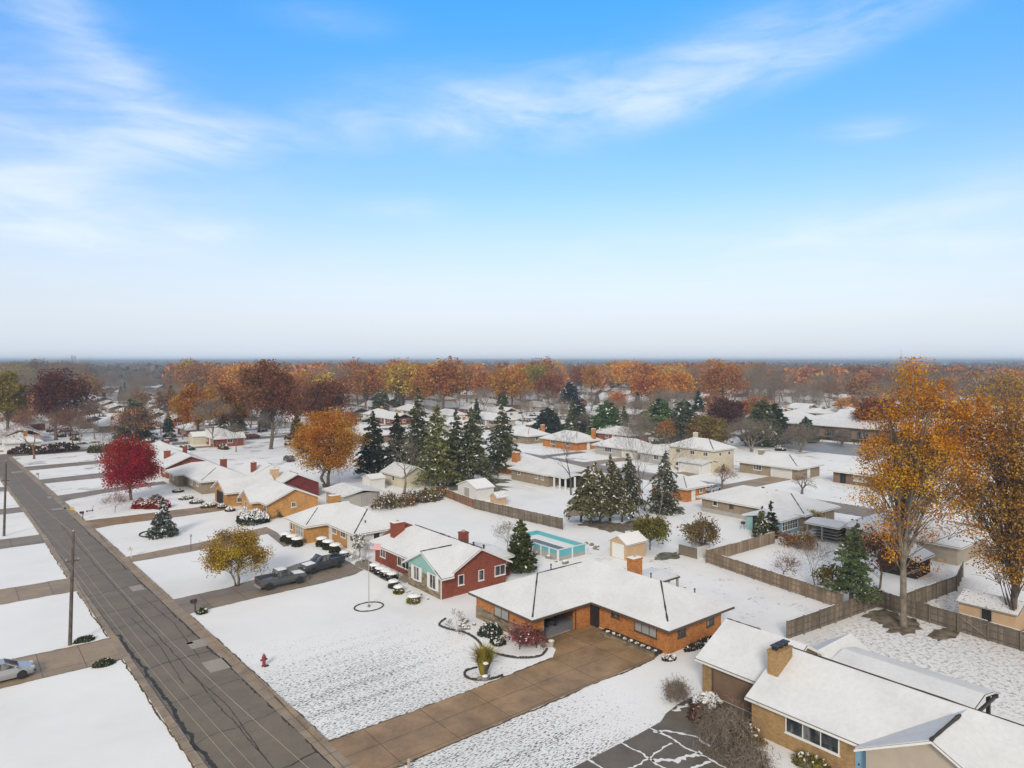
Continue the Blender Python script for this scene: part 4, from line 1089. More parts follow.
# ------------------------------------------------------------------ fences
def fence(label, runs, h, mat, group=None, rails=False, gate=None, seg=2.4, gap=.012, bw=.15, seed=1):
    rg = random.Random(seed)
    x0, y0 = runs[0]
    r = thing('board_fence', label, 'fence', (x0,y0,0), 0, group)
    for (ax,ay),(bx,by) in zip(runs, runs[1:]):
        A, B = Vector((ax-x0,ay-y0)), Vector((bx-x0,by-y0)); L = (B-A).length; k = max(1,round(L/seg)); d = (B-A)/L; n = Vector((-d.y,d.x))
        for i in range(k+1):
            p = A.lerp(B, i/k); mb = MB(); q = .055; hh = h+rg.uniform(.02,.10)
            v = [p+d*q*a+n*(q*b-.07) for a,b in ((-1,-1),(1,-1),(1,1),(-1,1))]
            mb.prism([(t.x,t.y) for t in v], -.1, hh); mb.build('post', M[mat], r)
        for i in range(k):
            mb = MB(); a, b = A.lerp(B,i/k), A.lerp(B,(i+1)/k); l = (b-a).length; nb = max(2,int(l/bw)); hp = h+rg.uniform(-.05,.04); dz = rg.uniform(-.02,.02)
            for j in range(nb):
                s0, s1 = l*j/nb+gap/2, l*(j+1)/nb-gap/2; tz = hp+rg.uniform(-.03,.03); o = rg.uniform(0,.012)
                v = [a+d*s0+n*o, a+d*s1+n*o, a+d*s1+n*(o+.02), a+d*s0+n*(o+.02)]
                mb.prism([(t.x,t.y) for t in v], .04+dz, tz)
            for z in (.3, h*.55, h-.22):
                v = [a-n*.045, b-n*.045, b-n*.008, a-n*.008]; mb.prism([(t.x,t.y) for t in v], z, z+.09)
            if gate == i and len(runs) == 2 or (gate is not None and gate == (ax,ay,i)):
                for s in (0,1):
                    c0, c1 = (a+d*.1, b-d*.1); z0, z1 = (.3,h-.25) if s else (h-.25,.3)
                    q0, q1 = c0-n*.06, c1-n*.06
                    mb.tube([(q0.x,q0.y,z0),(q1.x,q1.y,z1)], .05, 4)
            mb.build('board_panel', M[mat], r)
            if rg.random() < .75:
                sb = MB(); v = [a-n*.03+d*.1, b-n*.03-d*.1, b+n*.03-d*.1, a+n*.03+d*.1]; sb.prism([(t.x,t.y) for t in v], hp+.032, hp+.065); sb.build('snow_cap', M['snow'], r)
    return r
fence('low reddish board fence left of the pale gabled shed', [(70.9,107),(69.15,95.3)], 1.5, 'red_fence', seed=2)
fence('dark grey board fence between snowy yard and turquoise pool', [(69.1,95.1),(69.7,86),(70.7,75.4)], 1.7, 'grey_fence', seed=3)
fence('tan board fence turning a corner beside the white shed panel and bushy shrub', [(87.9,51.6),(72.9,51.9),(70.8,39.8),(69.9,33.6)], 1.55, 'wood_fence', seed=4)
fence('grey board fence with inner rails and crossed brace around the near back yard', [(58.3,33.1),(73.3,31.7),(71.9,19.2),(71.2,8)], 1.7, 'grey_fence', gate=(73.3,31.7,3), seed=5)
fence('dark plank fence behind the tall orange tree trunk', [(74.2,29.6),(85,28.6),(91,30)], 1.7, 'grey_fence', seed=6)

# ------------------------------------------------------------------ utility poles and wires
def pole(label, x, y, h, lean=(.25,.0), gear=True):
    r = thing('utility_pole', label, 'utility pole', (x,y,0), 0, 'poles along the street')
    mb = MB(); mb.tube([(lean[0]*t,lean[1]*t,-.2 if t==0 else h*t) for t in (0,.25,.5,.75,1)], [.17,.155,.145,.13,.115], 10); mb.build('pole', M['bark'], r)
    if gear:
        t = .74; cx, cy = lean[0]*t, lean[1]*t
        mb = MB(); mb.box(cx-.5,cx+.5,cy-.06,cy+.06,h*t-.07,h*t+.07); mb.box(cx-.06,cx+.06,cy-.4,cy+.4,h*t-.3,h*t-.2); mb.build('bracket', M['bark'], r)
        for a in (-.45,.45): 
            mb = MB(); mb.lathe([(.05,0),(.08,.06),(.05,.1),(.07,.16),(.001,.2)], 8, (cx+a,cy,h*t+.07)); mb.build('insulator', M['grey_trim'], r)
        mb = MB(); mb.lathe([(.06,0),(.09,.08),(.05,.14),(.001,.2)], 8, (lean[0],lean[1],h)); mb.build('insulator', M['grey_trim'], r)
    return r
PL = [(10.6,21.5),(8.52,72.12),(6.51,122.7),(4.5,173)]
pole('leaning wooden utility pole beside the driveway with silver sedan', *PL[1], 9.9)
pole('wooden utility pole farther up the street at the left edge', *PL[2], 10.6)
pole('wooden utility pole at the near end of the street', *PL[0], 9.9) if False else None
def wire(label, z0, dx, r=.022, sag=.8):
    rt = MB(); path = []
    pts = [(p[0]+.24+dx, p[1], z0*(1 if i != 2 else 1.06)) for i, p in enumerate(PL)]
    pts = [(PL[0][0]+dx+.2, 21.5, z0)] + pts[1:]
    for a, b in zip(pts, pts[1:]):
        path += [(a[0]+(b[0]-a[0])*t, a[1]+(b[1]-a[1])*t, a[2]+(b[2]-a[2])*t - sag*4*t*(1-t)) for t in np.linspace(0,1,13)[:-1]]
    rt.tube(path+[pts[-1]], r, 5)
    return tag(rt.build('power_line', M['beige']), label, 'cable')
wire('top electric wire strung pole to pole over the street', 9.85, 0, .008)
wire('upper telephone cable strung low along the left kerb', 7.35, .2, .007, .55)
wire('lower thick telephone cable strung low along the left kerb', 7.05, -.2, .008, .6)

# ------------------------------------------------------------------ vehicles
def ring(x, w, wt, zl, zm, zt): return [(x,-w*.96,zl),(x,-w,zm),(x,-wt,zt),(x,wt,zt),(x,w,zm),(x,w*.96,zl)]
def wheel(parent, x, y, r, w=.22):
    s = 1 if y > 0 else -1
    mb = MB(); mb.lathe([(r*.62,-w/2),(r*.93,-w/2),(r,-w*.3),(r,w*.3),(r*.93,w/2),(r*.62,w/2)], 20, (x,y,r), axis='y'); o = mb.build('wheel', M['tyre'], parent)
    mb = MB(); mb.lathe([(.001,s*w*.34),(r*.2,s*w*.38),(r*.25,s*w*.3),(r*.55,s*w*.36),(r*.64,s*w*.44),(r*.64,-s*w*.3)], 14, (x,y,r), axis='y')
    mb.build('rim', M['rim'], o)
def lamps(r, xf, xr, w, z, zr, dz=.12):
    for s in (-1,1):
        mb = MB(); mb.loft([[(xf-.22,s*(w-.02),z),(xf-.22,s*(w-.02),z+dz),(xf-.22,s*(w-.4),z+dz),(xf-.22,s*(w-.4),z)],[(xf+.02,s*(w-.14),z+.01),(xf+.02,s*(w-.14),z+dz-.02),(xf+.03,s*(w-.4),z+dz-.02),(xf+.03,s*(w-.4),z+.01)]]); mb.build('headlight', M['lamp_clear'], r)
        mb = MB(); mb.box(xr-.02,xr+.1,min(s*(w-.02),s*(w-.2)),max(s*(w-.02),s*(w-.2)),zr,zr+.25); mb.build('tail_light', M['lamp_red'], r)
def car(label, x, y, rz, col, kind='sedan', group=None, snow=True, simple=False):
    r = thing('parked_car' if kind != 'pickup' else 'pickup_truck', label, 'car' if kind != 'pickup' else 'pickup truck', (x,y,.03), rz, group)
    paint_, gl = M[col], M['glass']
    if kind == 'pickup':
        L, w, h = 2.7, .93, 1.82; b = MB()
        b.loft([ring(-2.65,.86,.86,.45,.7,1.0),ring(-2.6,w,.9,.42,.8,1.02),ring(-.75,w,.9,.4,.8,1.06)])          # bed floor block
        bd = MB()
        for s in (-1,1): bd.box(-2.6,-.75,min(s*w*.97,s*(w-.10)),max(s*w*.97,s*(w-.10)),.9,1.28)
        bd.box(-2.66,-2.58,-w*.95,w*.95,.85,1.27)
        b.loft([ring(-.76,w,.88,.4,.8,1.16),ring(1.1,w,.86,.4,.8,1.15),ring(1.25,w,.84,.4,.82,1.14),ring(2.4,w*.97,.78,.42,.8,1.05),ring(2.66,.84,.72,.48,.7,.9)])
        b.v += []; b.build('body', paint_, r, smooth=False); bd.build('cargo_bed', paint_, r)
        fl = MB(); fl.box(-2.56,-.8,-w+.11,w-.11,1.0,1.03); fl.build('bed_liner', M['black'], r)
        cab = [(-.74,.84,1.12),(-.62,.70,h-.02),(.35,.70,h),(1.12,.82,1.13)]; wr, xr_ = .38, (-1.75,1.7)
        roofx = (-.62,.36)
    else:
        L = 2.3; w = .88; h = 1.45 if kind == 'sedan' else 1.72; b = MB()
        zb = .98 if kind == 'sedan' else 1.08
        b.loft([ring(-2.3,.72,.66,.38,.6,.82),ring(-2.15,w*.95,.74,.28,.62,zb-.04),ring(-1.6,w,.78,.22,.64,zb),ring(.9,w,.78,.22,.64,zb-.02),ring(1.75,w*.97,.72,.24,.6,zb-.16),ring(2.15,w*.9,.62,.28,.55,zb-.3),ring(2.32,.66,.5,.36,.5,zb-.42)])
        b.build('body', paint_, r, smooth=False)
        if kind == 'sedan': cab = [(-1.95,.72,zb-.02),(-1.05,.6,h-.03),(-.2,.62,h),(.35,.6,h-.04),(1.25,.74,zb-.04)]; roofx = (-1.1,.38)
        else: cab = [(-2.2,.76,zb),(-1.9,.66,h-.05),(.2,.66,h),(1.1,.76,zb-.03)]; roofx = (-1.9,.22)
        wr, xr_ = .34, (-1.42,1.42)
    g = MB(); zb = cab[0][2]-.05
    g.loft([[(cx,-max(wd,.74),zb),(cx,-wd,z),(cx,wd,z),(cx,max(wd,.74),zb)] for cx,wd,z in cab]); g.build('window', gl, r)
    p = MB(); inn = [c for c in cab[1:-1]]
    p.loft([[(cx,-wd-.015,z-.03),(cx,-wd+.05,z+.03),(cx,wd-.05,z+.03),(cx,wd+.015,z-.03)] for cx,wd,z in inn])
    for s in (-1,1):
        p.tube([(cab[0][0],s*.77,zb+.04),(cab[1][0],s*(cab[1][1]+.01),cab[1][2])],.05,4); p.tube([(cab[-1][0],s*.77,zb+.04),(cab[-2][0],s*(cab[-2][1]+.01),cab[-2][2])],.045,4)
        xm = (cab[1][0]+cab[-2][0])/2; p.tube([(xm,s*.80,zb+.04),(xm,s*(.67),h-.02)],.045,4)
        p.box(cab[-1][0]-.32,cab[-1][0]-.2,min(s*.86,s*1.04),max(s*.86,s*1.04),zb+.08,zb+.22)
    p.build('roof', paint_, r)
    for cx in xr_:
        for s in (-1,1): wheel(r, cx, s*(w-.08), wr, .24)
    for s in (-1,1):
        for cx in xr_:
            mb = MB(); pts = [(cx+math.cos(a)*(wr+.06),s*(w-.02),wr+math.sin(a)*(wr+.06)) for a in np.linspace(.05,math.pi-.05,10)]; mb.tube(pts,.05,5); mb.build('wheel_arch', M['black'] if kind == 'pickup' else paint_, r)
    mb = MB(); mb.box(L-.12,L+.04,-.75,.75,.36,.52); mb.box(-L-.06,-L+.1,-.75,.75,.36,.54); mb.build('bumper', M['grey_trim'] if kind == 'pickup' else M['black'], r)
    lamps(r, L-.06, -L, .82, .62 if kind != 'pickup' else .78, .65 if kind != 'pickup' else .85)
    if snow:
        mb = MB(); mb.loft([[(cx,-wd*.9,z+.031),(cx,-wd*.7,z+.075),(cx,wd*.7,z+.075),(cx,wd*.9,z+.031)] for cx,wd,z in inn])
        if kind == 'pickup': mb.loft([[(a,-.62,z),(a,-.5,z+.05),(a,.5,z+.05),(a,.62,z)] for a,z in ((1.22,1.142),(1.8,1.11),(2.4,1.055))])
        mb.build('snow_cover', M['snow'], r)
    return r
car('silver sedan parked on the left driveway, cut by the picture edge', 3.25, 67.55, .03, 'silver', snow=False)
car('silver pickup truck with empty black bed, nose towards the houses', 29.0, 76.45, .03, 'silver_grey', 'pickup')
car('dark slate pickup truck with snow on its hood, behind the silver pickup', 34.9, 79.1, math.pi+.14, 'slate_paint', 'pickup')
car('white car parked past the first lawn by a hedge, nearer of two', *P(84,448), .1, 'white_paint', 'suv', 'cars by the corner hedge') 
car('white car parked by the corner hedge, farther of two', *P(97,446), .1, 'white_paint', 'sedan', 'cars by the corner hedge')
car('snow topped white suv on the drive of the cream two-storey house', *P(684,469), .0, 'white_paint', 'suv')
car('dark pickup beside the white suv at the cream two-storey house', *P(700,471), .1, 'dark_paint', 'pickup')
car('dark car on the drive in front of the orange brick hip house', *P(560,447), .1, 'dark_paint', 'suv')
car('grey car behind the small orange brick house with white door', *P(712,492), .2, 'silver', 'sedan')
car('dark car under the orange tree, snow on its roof', *P(289,461), 1.5, 'dark_paint', 'sedan')
car('dark car parked left of the cream garden shed', *P(170,442), .3, 'dark_paint', 'sedan')
car('red car beside the rusty oak behind the street', *P(253,438), .3, 'red_paint', 'sedan')

# ------------------------------------------------------------------ small things on the lawns
def mailbox(label, x, y, col='black', rz=0):
    r = thing('mailbox', label, 'mailbox', (x,y,0), rz); mb = MB(); mb.box(-.06,.06,-.06,.06,-.1,1.05); mb.box(-.35,.15,-.05,.05,.9,.98); mb.build('post', M['brown_trim' if col == 'black' else col], r)
    mb = MB(); n = 8; mb.loft([[(xx,-.14,1.05)]+[(xx,-.14*math.cos(a),1.22+.14*math.sin(a)) for a in np.linspace(0,math.pi,n)]+[(xx,.14,1.05)] for xx in (-.45,.15)]); mb.build('letter_box', M[col], r)
    mb = MB(); mb.box(-.3,-.12,-.165,-.145,1.2,1.24); mb.box(-.16,-.12,-.165,-.145,1.24,1.36); mb.build('flag', M['red_paint'], r)
    return r
mailbox('black mailbox with small evergreen at its foot, by the pickups\' driveway', 19.25, 73.6)
mailbox('white mailbox on white post where the spruce lawn meets the drive', 18.35, 99.3, 'white_trim')
mailbox('dark mailbox on the lawn corner by the crimson maple', 16.75, 127.3)
mailbox('grey mailbox on the third lawn up the street', 15.2, 176.4, 'grey_trim')
def hydrant():
    r = thing('fire_hydrant', 'dark red fire hydrant on the big snowy lawn near the kerb', 'fire hydrant', (20.25,57.2,0))
    mb = MB(); mb.lathe([(.2,-.05),(.2,.05),(.14,.07),(.13,.62),(.18,.64),(.18,.72),(.15,.74),(.13,.86),(.06,.95),(.045,1.02),(.001,1.04)], 14); mb.build('barrel', M['red_paint'], r)
    for d in ((1,0),(-1,0),(0,-1)):
        mb = MB(); ax = 'x' if d[0] else 'y'; s = d[0] or d[1]; mb.lathe([(.07,s*.1),(.07,s*.2),(.09,s*.2),(.09,s*.26),(.03,s*.27),(.03,s*.31),(.001,s*.311)], 10, (0,0,.52), axis=ax); mb.build('nozzle_cap', M['red_paint'], r)
    mb = MB(); mb.box(-.06,.34,-.3,.05,.003,.03); mb.build('base_plate', M['soil'], r)
hydrant()
# flagpole with the stars and stripes
r = thing('flagpole', 'tall thin grey flagpole standing in a stone ring', 'flagpole', (33.35,64.2,0))
mb = MB(); mb.tube([(0,0,-.1),(0,0,3.5),(0,0,6.6)],[.05,.04,.028],8); mb.build('pole', M['grey_trim'], r)
mb = MB(); mb.lathe([(.001,6.6),(.07,6.66),(.07,6.72),(.001,6.78)],10); mb.build('finial', M['rim'], r)
mb = MB(); mb.lathe([(.12,-.05),(.12,.2),(.05,.24)],10); mb.build('base', M['rock'], r)
def flag(x, y, z):
    m, nt, b = nodes('flag_cloth'); at = N(nt,'ShaderNodeAttribute', attribute_name='cloth'); nt.links.new(at.outputs['Color'], b.inputs['Base Color']); b.inputs['Roughness'].default_value = .9
    r = thing('national_flag', 'faded stars and stripes flag hanging from the flagpole', 'flag', (x,y,z))
    W, H, nx, ny = 1.15, .62, 26, 13; V = []; F = []; col = []
    d = Vector((.777,-.629))
    for i in range(nx+1):
        for j in range(ny+1):
            s = W*i/nx; zz = H*j/ny - .10*s; off = .07*math.sin(s*7+j*.12)*(s/W)
            V.append((d.x*s - d.y*off, d.y*s + d.x*off, zz-H))
    for i in range(nx):
        for j in range(ny):
            F.append((i*(ny+1)+j,(i+1)*(ny+1)+j,(i+1)*(ny+1)+j+1,i*(ny+1)+j+1)); st = (.50,.09,.10) if j % 2 == 0 else (.68,.62,.62)
            if i < 10 and j >= 6: st = (.10,.12,.26) if (i+j) % 2 else (.45,.46,.52)
            col.append(st)
    me = bpy.data.meshes.new('cloth'); me.from_pydata(V,[],F); me.materials.append(m)
    a = me.color_attributes.new('cloth','FLOAT_COLOR','CORNER'); k = 0
    for f, c in zip(me.polygons, col):
        for _ in f.loop_indices: a.data[k].color = (*c,1); k += 1
    link('cloth', me, r)
    mb = MB(); mb.tube([(0,0,.03),(0,0,-H-.1)],.012,5); mb.build('hoist_rope', M['grey_trim'], r)
flag(33.43,64.17,6.45)
def edging(label, c, rx, ry, seed, n=26, a0=0, a1=6.2832, mat='edging', h=.12):
    rg = random.Random(seed); mb = MB()
    for i in range(n):
        a = a0+(a1-a0)*i/n; b = a0+(a1-a0)*(i+.93)/n; z = h*rg.uniform(.8,1.2); q = .12
        mb.prism([(math.cos(a)*rx,math.sin(a)*ry),(math.cos(b)*rx,math.sin(b)*ry),(math.cos(b)*(rx-q),math.sin(b)*(ry-q)),(math.cos(a)*(rx-q),math.sin(a)*(ry-q))], -.02, z)
    o = mb.build('edging_ring', M[mat]); o.location = (*c,0); return tag(o, label, 'garden edging')
edging('dark stone ring set in the snow around the flagpole', (33.35,64.2), 1.55, 1.3, 1, 34, h=.08)
edging('dark stone ring around the small snow dusted spruce', (24.0,110.6), 2.6, 2.3, 2, 40, h=.16)
def bed_edge(label, pts, seed, name='garden_edging'):
    rg = random.Random(seed); mb = MB(); P0 = [Vector(p) for p in pts]
    sm = []
    for i in range(len(P0)-1):
        a, b, c, d = P0[max(0,i-1)], P0[i], P0[i+1], P0[min(len(P0)-1,i+2)]
        for t in np.linspace(0,1,9)[:-1]: sm.append(.5*((2*b)+(c-a)*t+(2*a-5*b+4*c-d)*t*t+(3*b-a-3*c+d)*t**3))
    for a, b in zip(sm, sm[1:]):
        dd = (b-a).normalized(); n = Vector((-dd.y,dd.x))*.08; e = b-(b-a)*.1
        mb.prism([(a+n)[:],(e+n)[:],(e-n)[:],(a-n)[:]], -.02, rg.uniform(.08,.16))
    o = mb.build(name, M['edging']); return tag(o, label, 'garden edging')
bed_edge('dark curved edging of the long bed before the orange garage wing', [(37.6,56.6),(36.2,55.6),(36.4,54.0),(37.0,52.6),(36.9,50.6),(36.3,48.6),(36.5,46.8),(37.4,45.2),(39.0,44.4),(40.6,45.2)], 3)
bed_edge('dark crescent edging round the yellow ornamental grass', [(33.6,46.0),(32.5,46.0),(31.9,45.2),(32.2,44.2),(33.2,43.6),(34.4,43.5)], 4)
def rocks(label, c, rx, ry, n, seed, size=.25, snow=True, cat='rock', group=None, mat='rock'):
    rg = random.Random(seed)
    for i in range(n):
        s = size*rg.uniform(.5,1.3); a = rg.uniform(0,6.28); k = rg.random()**.5
        x, y = c[0]+math.cos(a)*rx*k, c[1]+math.sin(a)*ry*k; mb = MB(); m = 8; w = [rg.uniform(.7,1.2) for _ in range(m)]
        rings = [[(math.cos(6.283*j/m)*s*w[j]*q,math.sin(6.283*j/m)*s*.8*w[j]*q,z*s) for j in range(m)] for q,z in ((.9,-.1),(1,.3),(.75,.62),(.3,.8))]
        r = thing('garden_rock', label, cat, (x,y,0), 0, group); mb.loft(rings); mb.build('stone', M[mat], r)
        if snow and rg.random() < .7:
            mb = MB(); mb.loft([[(p[0]*.9,p[1]*.9,p[2]+.03) for p in rings[2]],[(p[0]*.8,p[1]*.8,p[2]+.09) for p in rings[2]],[(p[0]*.8,p[1]*.8,p[2]+.09) for p in rings[3]]]); mb.build('snow_cap', M['snow'], r)
rocks('snow dabbed rock in the bed at the corner of the orange garage wing', (37.8,54.0), 1.3, 1.7, 16, 4, .24, group='rocks of the orange garage bed')
rocks('snow capped rock piled in front of the turquoise pool', (59.2,65.6), 1.6, 3.2, 14, 5, .45, group='rocks in front of the pool')
rocks('snow dusted rock between pool and tan garden shed', (66.4,66.4), 1.6, 2.2, 8, 6, .4, group='rocks beside the garden shed')
rocks('snow dabbed rock along the stone wall of the red brick house', (38.6,64), .8, 2.6, 9, 7, .2, group='rocks by the stone wall')
rocks('dark rock in the snow behind the orange brick house', (62,48), 3.2, 3.0, 7, 8, .22, group='rocks in the back yard')

# pool
r = thing('swimming_pool', 'turquoise walled above-ground pool with grey cover in the snow', 'swimming pool', (59.2,64,0))
def pw(mb,x0,x1,y0,y1,z0,z1): mb.box(x0-59.2,x1-59.2,y0-64,y1-64,z0,z1)
M['pool_wall'] = paint('turquoise_pool_wall', (.10,.42,.48), .4); M['pool_cover'] = surf('grey_pool_cover', (.16,.18,.21), .6, .2)
mb = MB()
pw(mb,63.9,64.0,64,73.4,.5,1.35); pw(mb,59.2,59.3,64,73.4,.8,1.35); pw(mb,59.3,63.9,64,64.1,.5,1.35); pw(mb,59.3,63.9,73.3,73.4,.5,1.35); mb.build('wall', M['pool_wall'], r)
mb = MB(); pw(mb,59.18,59.32,63.98,73.42,0,.797); pw(mb,59.32,64.02,63.98,64.12,0,.497); pw(mb,63.88,64.02,64.12,73.42,0,.497); mb.build('skirt', M['grey_siding'], r)
mb = MB(); pw(mb,63.85,64.1,63.9,73.5,1.353,1.41); pw(mb,59.1,59.35,63.9,73.5,1.353,1.41); pw(mb,59.352,63.848,63.9,64.15,1.353,1.41); pw(mb,59.352,63.848,73.25,73.5,1.353,1.41); mb.build('rail', M['white_trim'], r)
mb = MB(); pw(mb,59.32,63.88,64.12,73.28,.2,.82); mb.build('cover', M['snow'], r)
mb = MB(); pw(mb,59.5,61.9,64.5,71.5,.825,.87); mb.build('cover_mat', M['pool_cover'], r)
mb = MB()
for y in np.linspace(64,73.4,7):
    pw(mb,59.05,59.2,y-.06,y+.06,0,1.35); 
for x in (59.2,61.6,64): pw(mb,x-.06,x+.06,63.85,64,0,1.35)
mb.build('upright', M['white_trim'], r)

# sheds
def shed(label, x0, x1, y0, y1, h, zr, mat, doormat='white_trim', axis='x', face='-x', trim='white_trim', dw=1.8, group=None, shingle='shingle', snow='snow'):
    h_ = House(label, x0, y0, group, 'garden_shed', 'shed', shingle, trim, snow)
    h_.body(x0,x1,y0,y1,h,mat,axis,zr-.1); h_.roof(x0-.25,x1+.25,y0-.25,y1+.25,h-.05,zr,axis,0,0,t=.08)
    if doormat:
        B = h_.face(face, x0 if face == '-x' else y0); mb = MB(); u = (y0+y1)/2 if face == '-x' else (x0+x1)/2
        B(mb,u-dw/2,u-.01,.05,h-.2,-.02,.04); B(mb,u+.01,u+dw/2,.05,h-.2,-.02,.04); d = mb.build('door', M[doormat], h_.r)
        mb = MB(); B(mb,u-dw/2-.08,u-dw/2,.05,h-.1,-.02,.06); B(mb,u+dw/2,u+dw/2+.08,.05,h-.1,-.02,.06); B(mb,u-dw/2,u+dw/2,h-.19,h-.1,-.02,.06); mb.build('frame', M[trim], d)
    return h_.done()
shed('peach garden shed with white double door behind the orange brick house', 65.9,69.5,58.7,61.5,2.0,2.9,'terracotta')
shed('pale grey gabled garden shed at the corner of the fenced yard', 72.8,76.6,99.8,105.6,2.3,3.4,'white_siding','grey_siding',dw=1.6)
shed('small orange playhouse with brown roof behind the grey fence', 73.4,75.4,94.6,96.6,1.4,2.2,'terracotta',None,shingle='brown_shingle',snow='thin_snow')
shed('white shed with two snowy roof levels left of the leafless pale tree', *[P(366,489)[0], P(366,489)[0]+3], P(366,489)[1]-2, P(366,489)[1]+1.5, 2.2, 2.8, 'white_siding','white_trim')
shed('weathered pinkish shed behind the rail fence under the right hand tree', 75.6,79.6,20.6,25.2,1.9,2.6,'terracotta','dark','y',dw=.8,trim='grey_trim',shingle='brown_shingle',snow='thin_snow')
for i,(px,m,l,w) in enumerate((((193,445),'cream','cream garden shed with snowy roof in the middle yard',5),((207,441),'grey_siding','blue-grey garden shed beside the cream shed',4),((231,446),'cream','pale pinkish shed with snow roof near a leafless tree',5))):
    x, y = P(*px); shed(l, x, x+4, y, y+w, 2.4, 3.6, m, None)
# low utility panel by the bushy shrub
r = thing('gabion_bin', 'grey and white compost bin half hidden by the bushy shrub', 'bin', (73.4,53.6,0)); mb = MB(); mb.box(0,2.6,-.05,.05,0,1.5); mb.build('side_panel', M['white_siding'], r); mb = MB(); mb.box(-.05,.05,0.06,2.9,0,1.3); mb.build('front_panel', M['grey_fence'], r); mb = MB(); mb.box(2.5,2.6,.06,2.9,0,1.5); mb.build('back_panel', M['white_siding'], r)
# carport house beyond the board fence
h = House('tan house with dark open carport stacked with snowy firewood', 93.6, 36)
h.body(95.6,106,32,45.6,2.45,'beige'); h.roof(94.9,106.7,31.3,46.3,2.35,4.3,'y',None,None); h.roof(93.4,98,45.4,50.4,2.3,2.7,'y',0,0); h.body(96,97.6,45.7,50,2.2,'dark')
for y in (48,50.1): h.post(93.8,y,0,2.25,.1,'grey_trim')
mb = MB()
for k in range(4): mb.box(94.4-h.X,95.6-h.X,46.2-h.Y,49.8-h.Y,.12+.42*k,.2+.42*k)
mb.build('shelf', M['grey_siding'], h.r); h.window('-x',95.6,40,.9,1.6,1.2,2); h.done()
h = House('house with snowy roof glimpsed behind the tall orange tree', 100, 14); h.body(100,109,14,28,2.5,'brown_siding'); h.roof(99.3,109.7,13.3,28.7,2.4,4.4,'y',None,None); h.window('-x',100,20,.9,2,1.2,3); h.done()
h = House('dark shed with snowy roof beyond the plank fence', 86, 33,None,'garden_shed','shed'); h.body(86,90,33,37,2.2,'dark','x',3.0); h.roof(85.6,90.4,32.6,37.4,2.15,3.1,'x',0,0); h.done()

# garden chairs, lamp, planters and other small things
def chair(label, x, y, rz):
    r = thing('garden_chair', label, 'garden chair', (x,y,0), rz, 'garden chairs'); mb = MB()
    for k in range(5): mb.box(-.3+.12*k,-.2+.12*k,-.02,.02,.35,1.05-.06*abs(k-2)) 
    mb.v = [(v[0], v[1]+.25+(v[2]-.35)*.35, v[2]) for v in mb.v]; mb.build('backrest', M['grey_siding'], r)
    mb = MB()
    for k in range(4): mb.box(-.3,.3,-.3+.14*k,-.18+.14*k,.34+.0*k,.37)
    mb.build('seat', M['grey_siding'], r)
    mb = MB(); [mb.box(s-.05,s+.05,-.35,.35,.58,.61) for s in (-.36,.36)]; mb.build('armrest', M['grey_siding'], r)
    for a in (-.34,.34):
        for b in (-.3,.28): q = MB(); q.box(a-.03,a+.03,b-.03,b+.03,0,.58); q.build('leg', M['grey_siding'], r)
    mb = MB(); mb.loft([[(-.28*k,-.28*k,z),(.28*k,-.28*k,z),(.28*k,.2*k,z),(-.28*k,.2*k,z)] for k,z in ((1,.372),(.95,.44),(.7,.48))]); mb.build('snow_cover', M['snow'], r)
chair('snow covered garden chair nearer the round hedge', 39.6, 80.6, -1.3); chair('snow covered garden chair nearer the flag', 40.2, 79.1, -1.5)
r = thing('lamp_post', 'slim black lamp post beside the tan driveway', 'lamp post', (25.1,98.0,0)); mb = MB(); mb.tube([(0,0,-.1),(0,0,1.7)],.04,7); mb.build('post', M['black'], r); mb = MB(); mb.lathe([(.05,1.7),(.13,1.78),(.15,2.0),(.17,2.02),(.001,2.16)],8); mb.build('lantern', M['grey_trim'], r)
def planter(label, x, y, s=.3):
    r = thing('planter_pot', label, 'planter', (x,y,0)); mb = MB(); mb.lathe([(s*.6,0),(s,.5),(s*1.05,.52),(s*.9,.54),(s*.85,.46),(.001,.45)],12); mb.build('pot', M['beige'], r); mb = MB(); mb.lathe([(s*.85,.47),(s*.6,.56),(.001,.6)],10); mb.build('snow_cap', M['snow'], r)
planter('pale planter pot beside the red bush at the garage corner', 41.1, 45.3); planter('pale planter pot against the garage door jamb', 40.9, 46.3, .26)
r = thing('marker_post', 'short pale utility marker post at the near lawn edge', 'post', (21.9,37.0,0)); mb = MB(); mb.tube([(0,0,-.1),(0,0,.62)],.09,10); mb.build('post', M['beige'], r); mb = MB(); mb.lathe([(.11,.62),(.11,.72),(.05,.78),(.001,.78)],10); mb.build('cap', M['beige'], r)
r = thing('riding_mower', 'dark machine with large wheel parked inside the open garage', 'mower', (44.3,49.2,.03), 1.2)
mb = MB(); mb.loft([ring(-.8,.3,.25,.3,.5,.6),ring(-.1,.35,.3,.3,.55,.65),ring(.1,.3,.25,.3,.6,.85),ring(.8,.25,.2,.35,.55,.75)]); mb.build('body', M['slate_paint'], r); mb = MB(); mb.box(-.55,-.15,-.22,.22,.66,.76); mb.box(-.62,-.5,-.22,.22,.7,1.1); mb.build('seat', M['black'], r)
for a,b,c in ((-.5,.42,.3),(-.5,-.42,.3),(.6,.38,.2),(.6,-.38,.2)): wheel(r,a,b,c,.18)
mb = MB(); mb.tube([(.1,0,.8),(-.02,0,1.02)],.02,6); mb.tube([(-.02+.16*math.sin(a)*.3,.17*math.cos(a),1.02+.05*math.sin(a)) for a in np.linspace(0,6.283,12)],.015,5); mb.build('steering_wheel', M['black'], r)
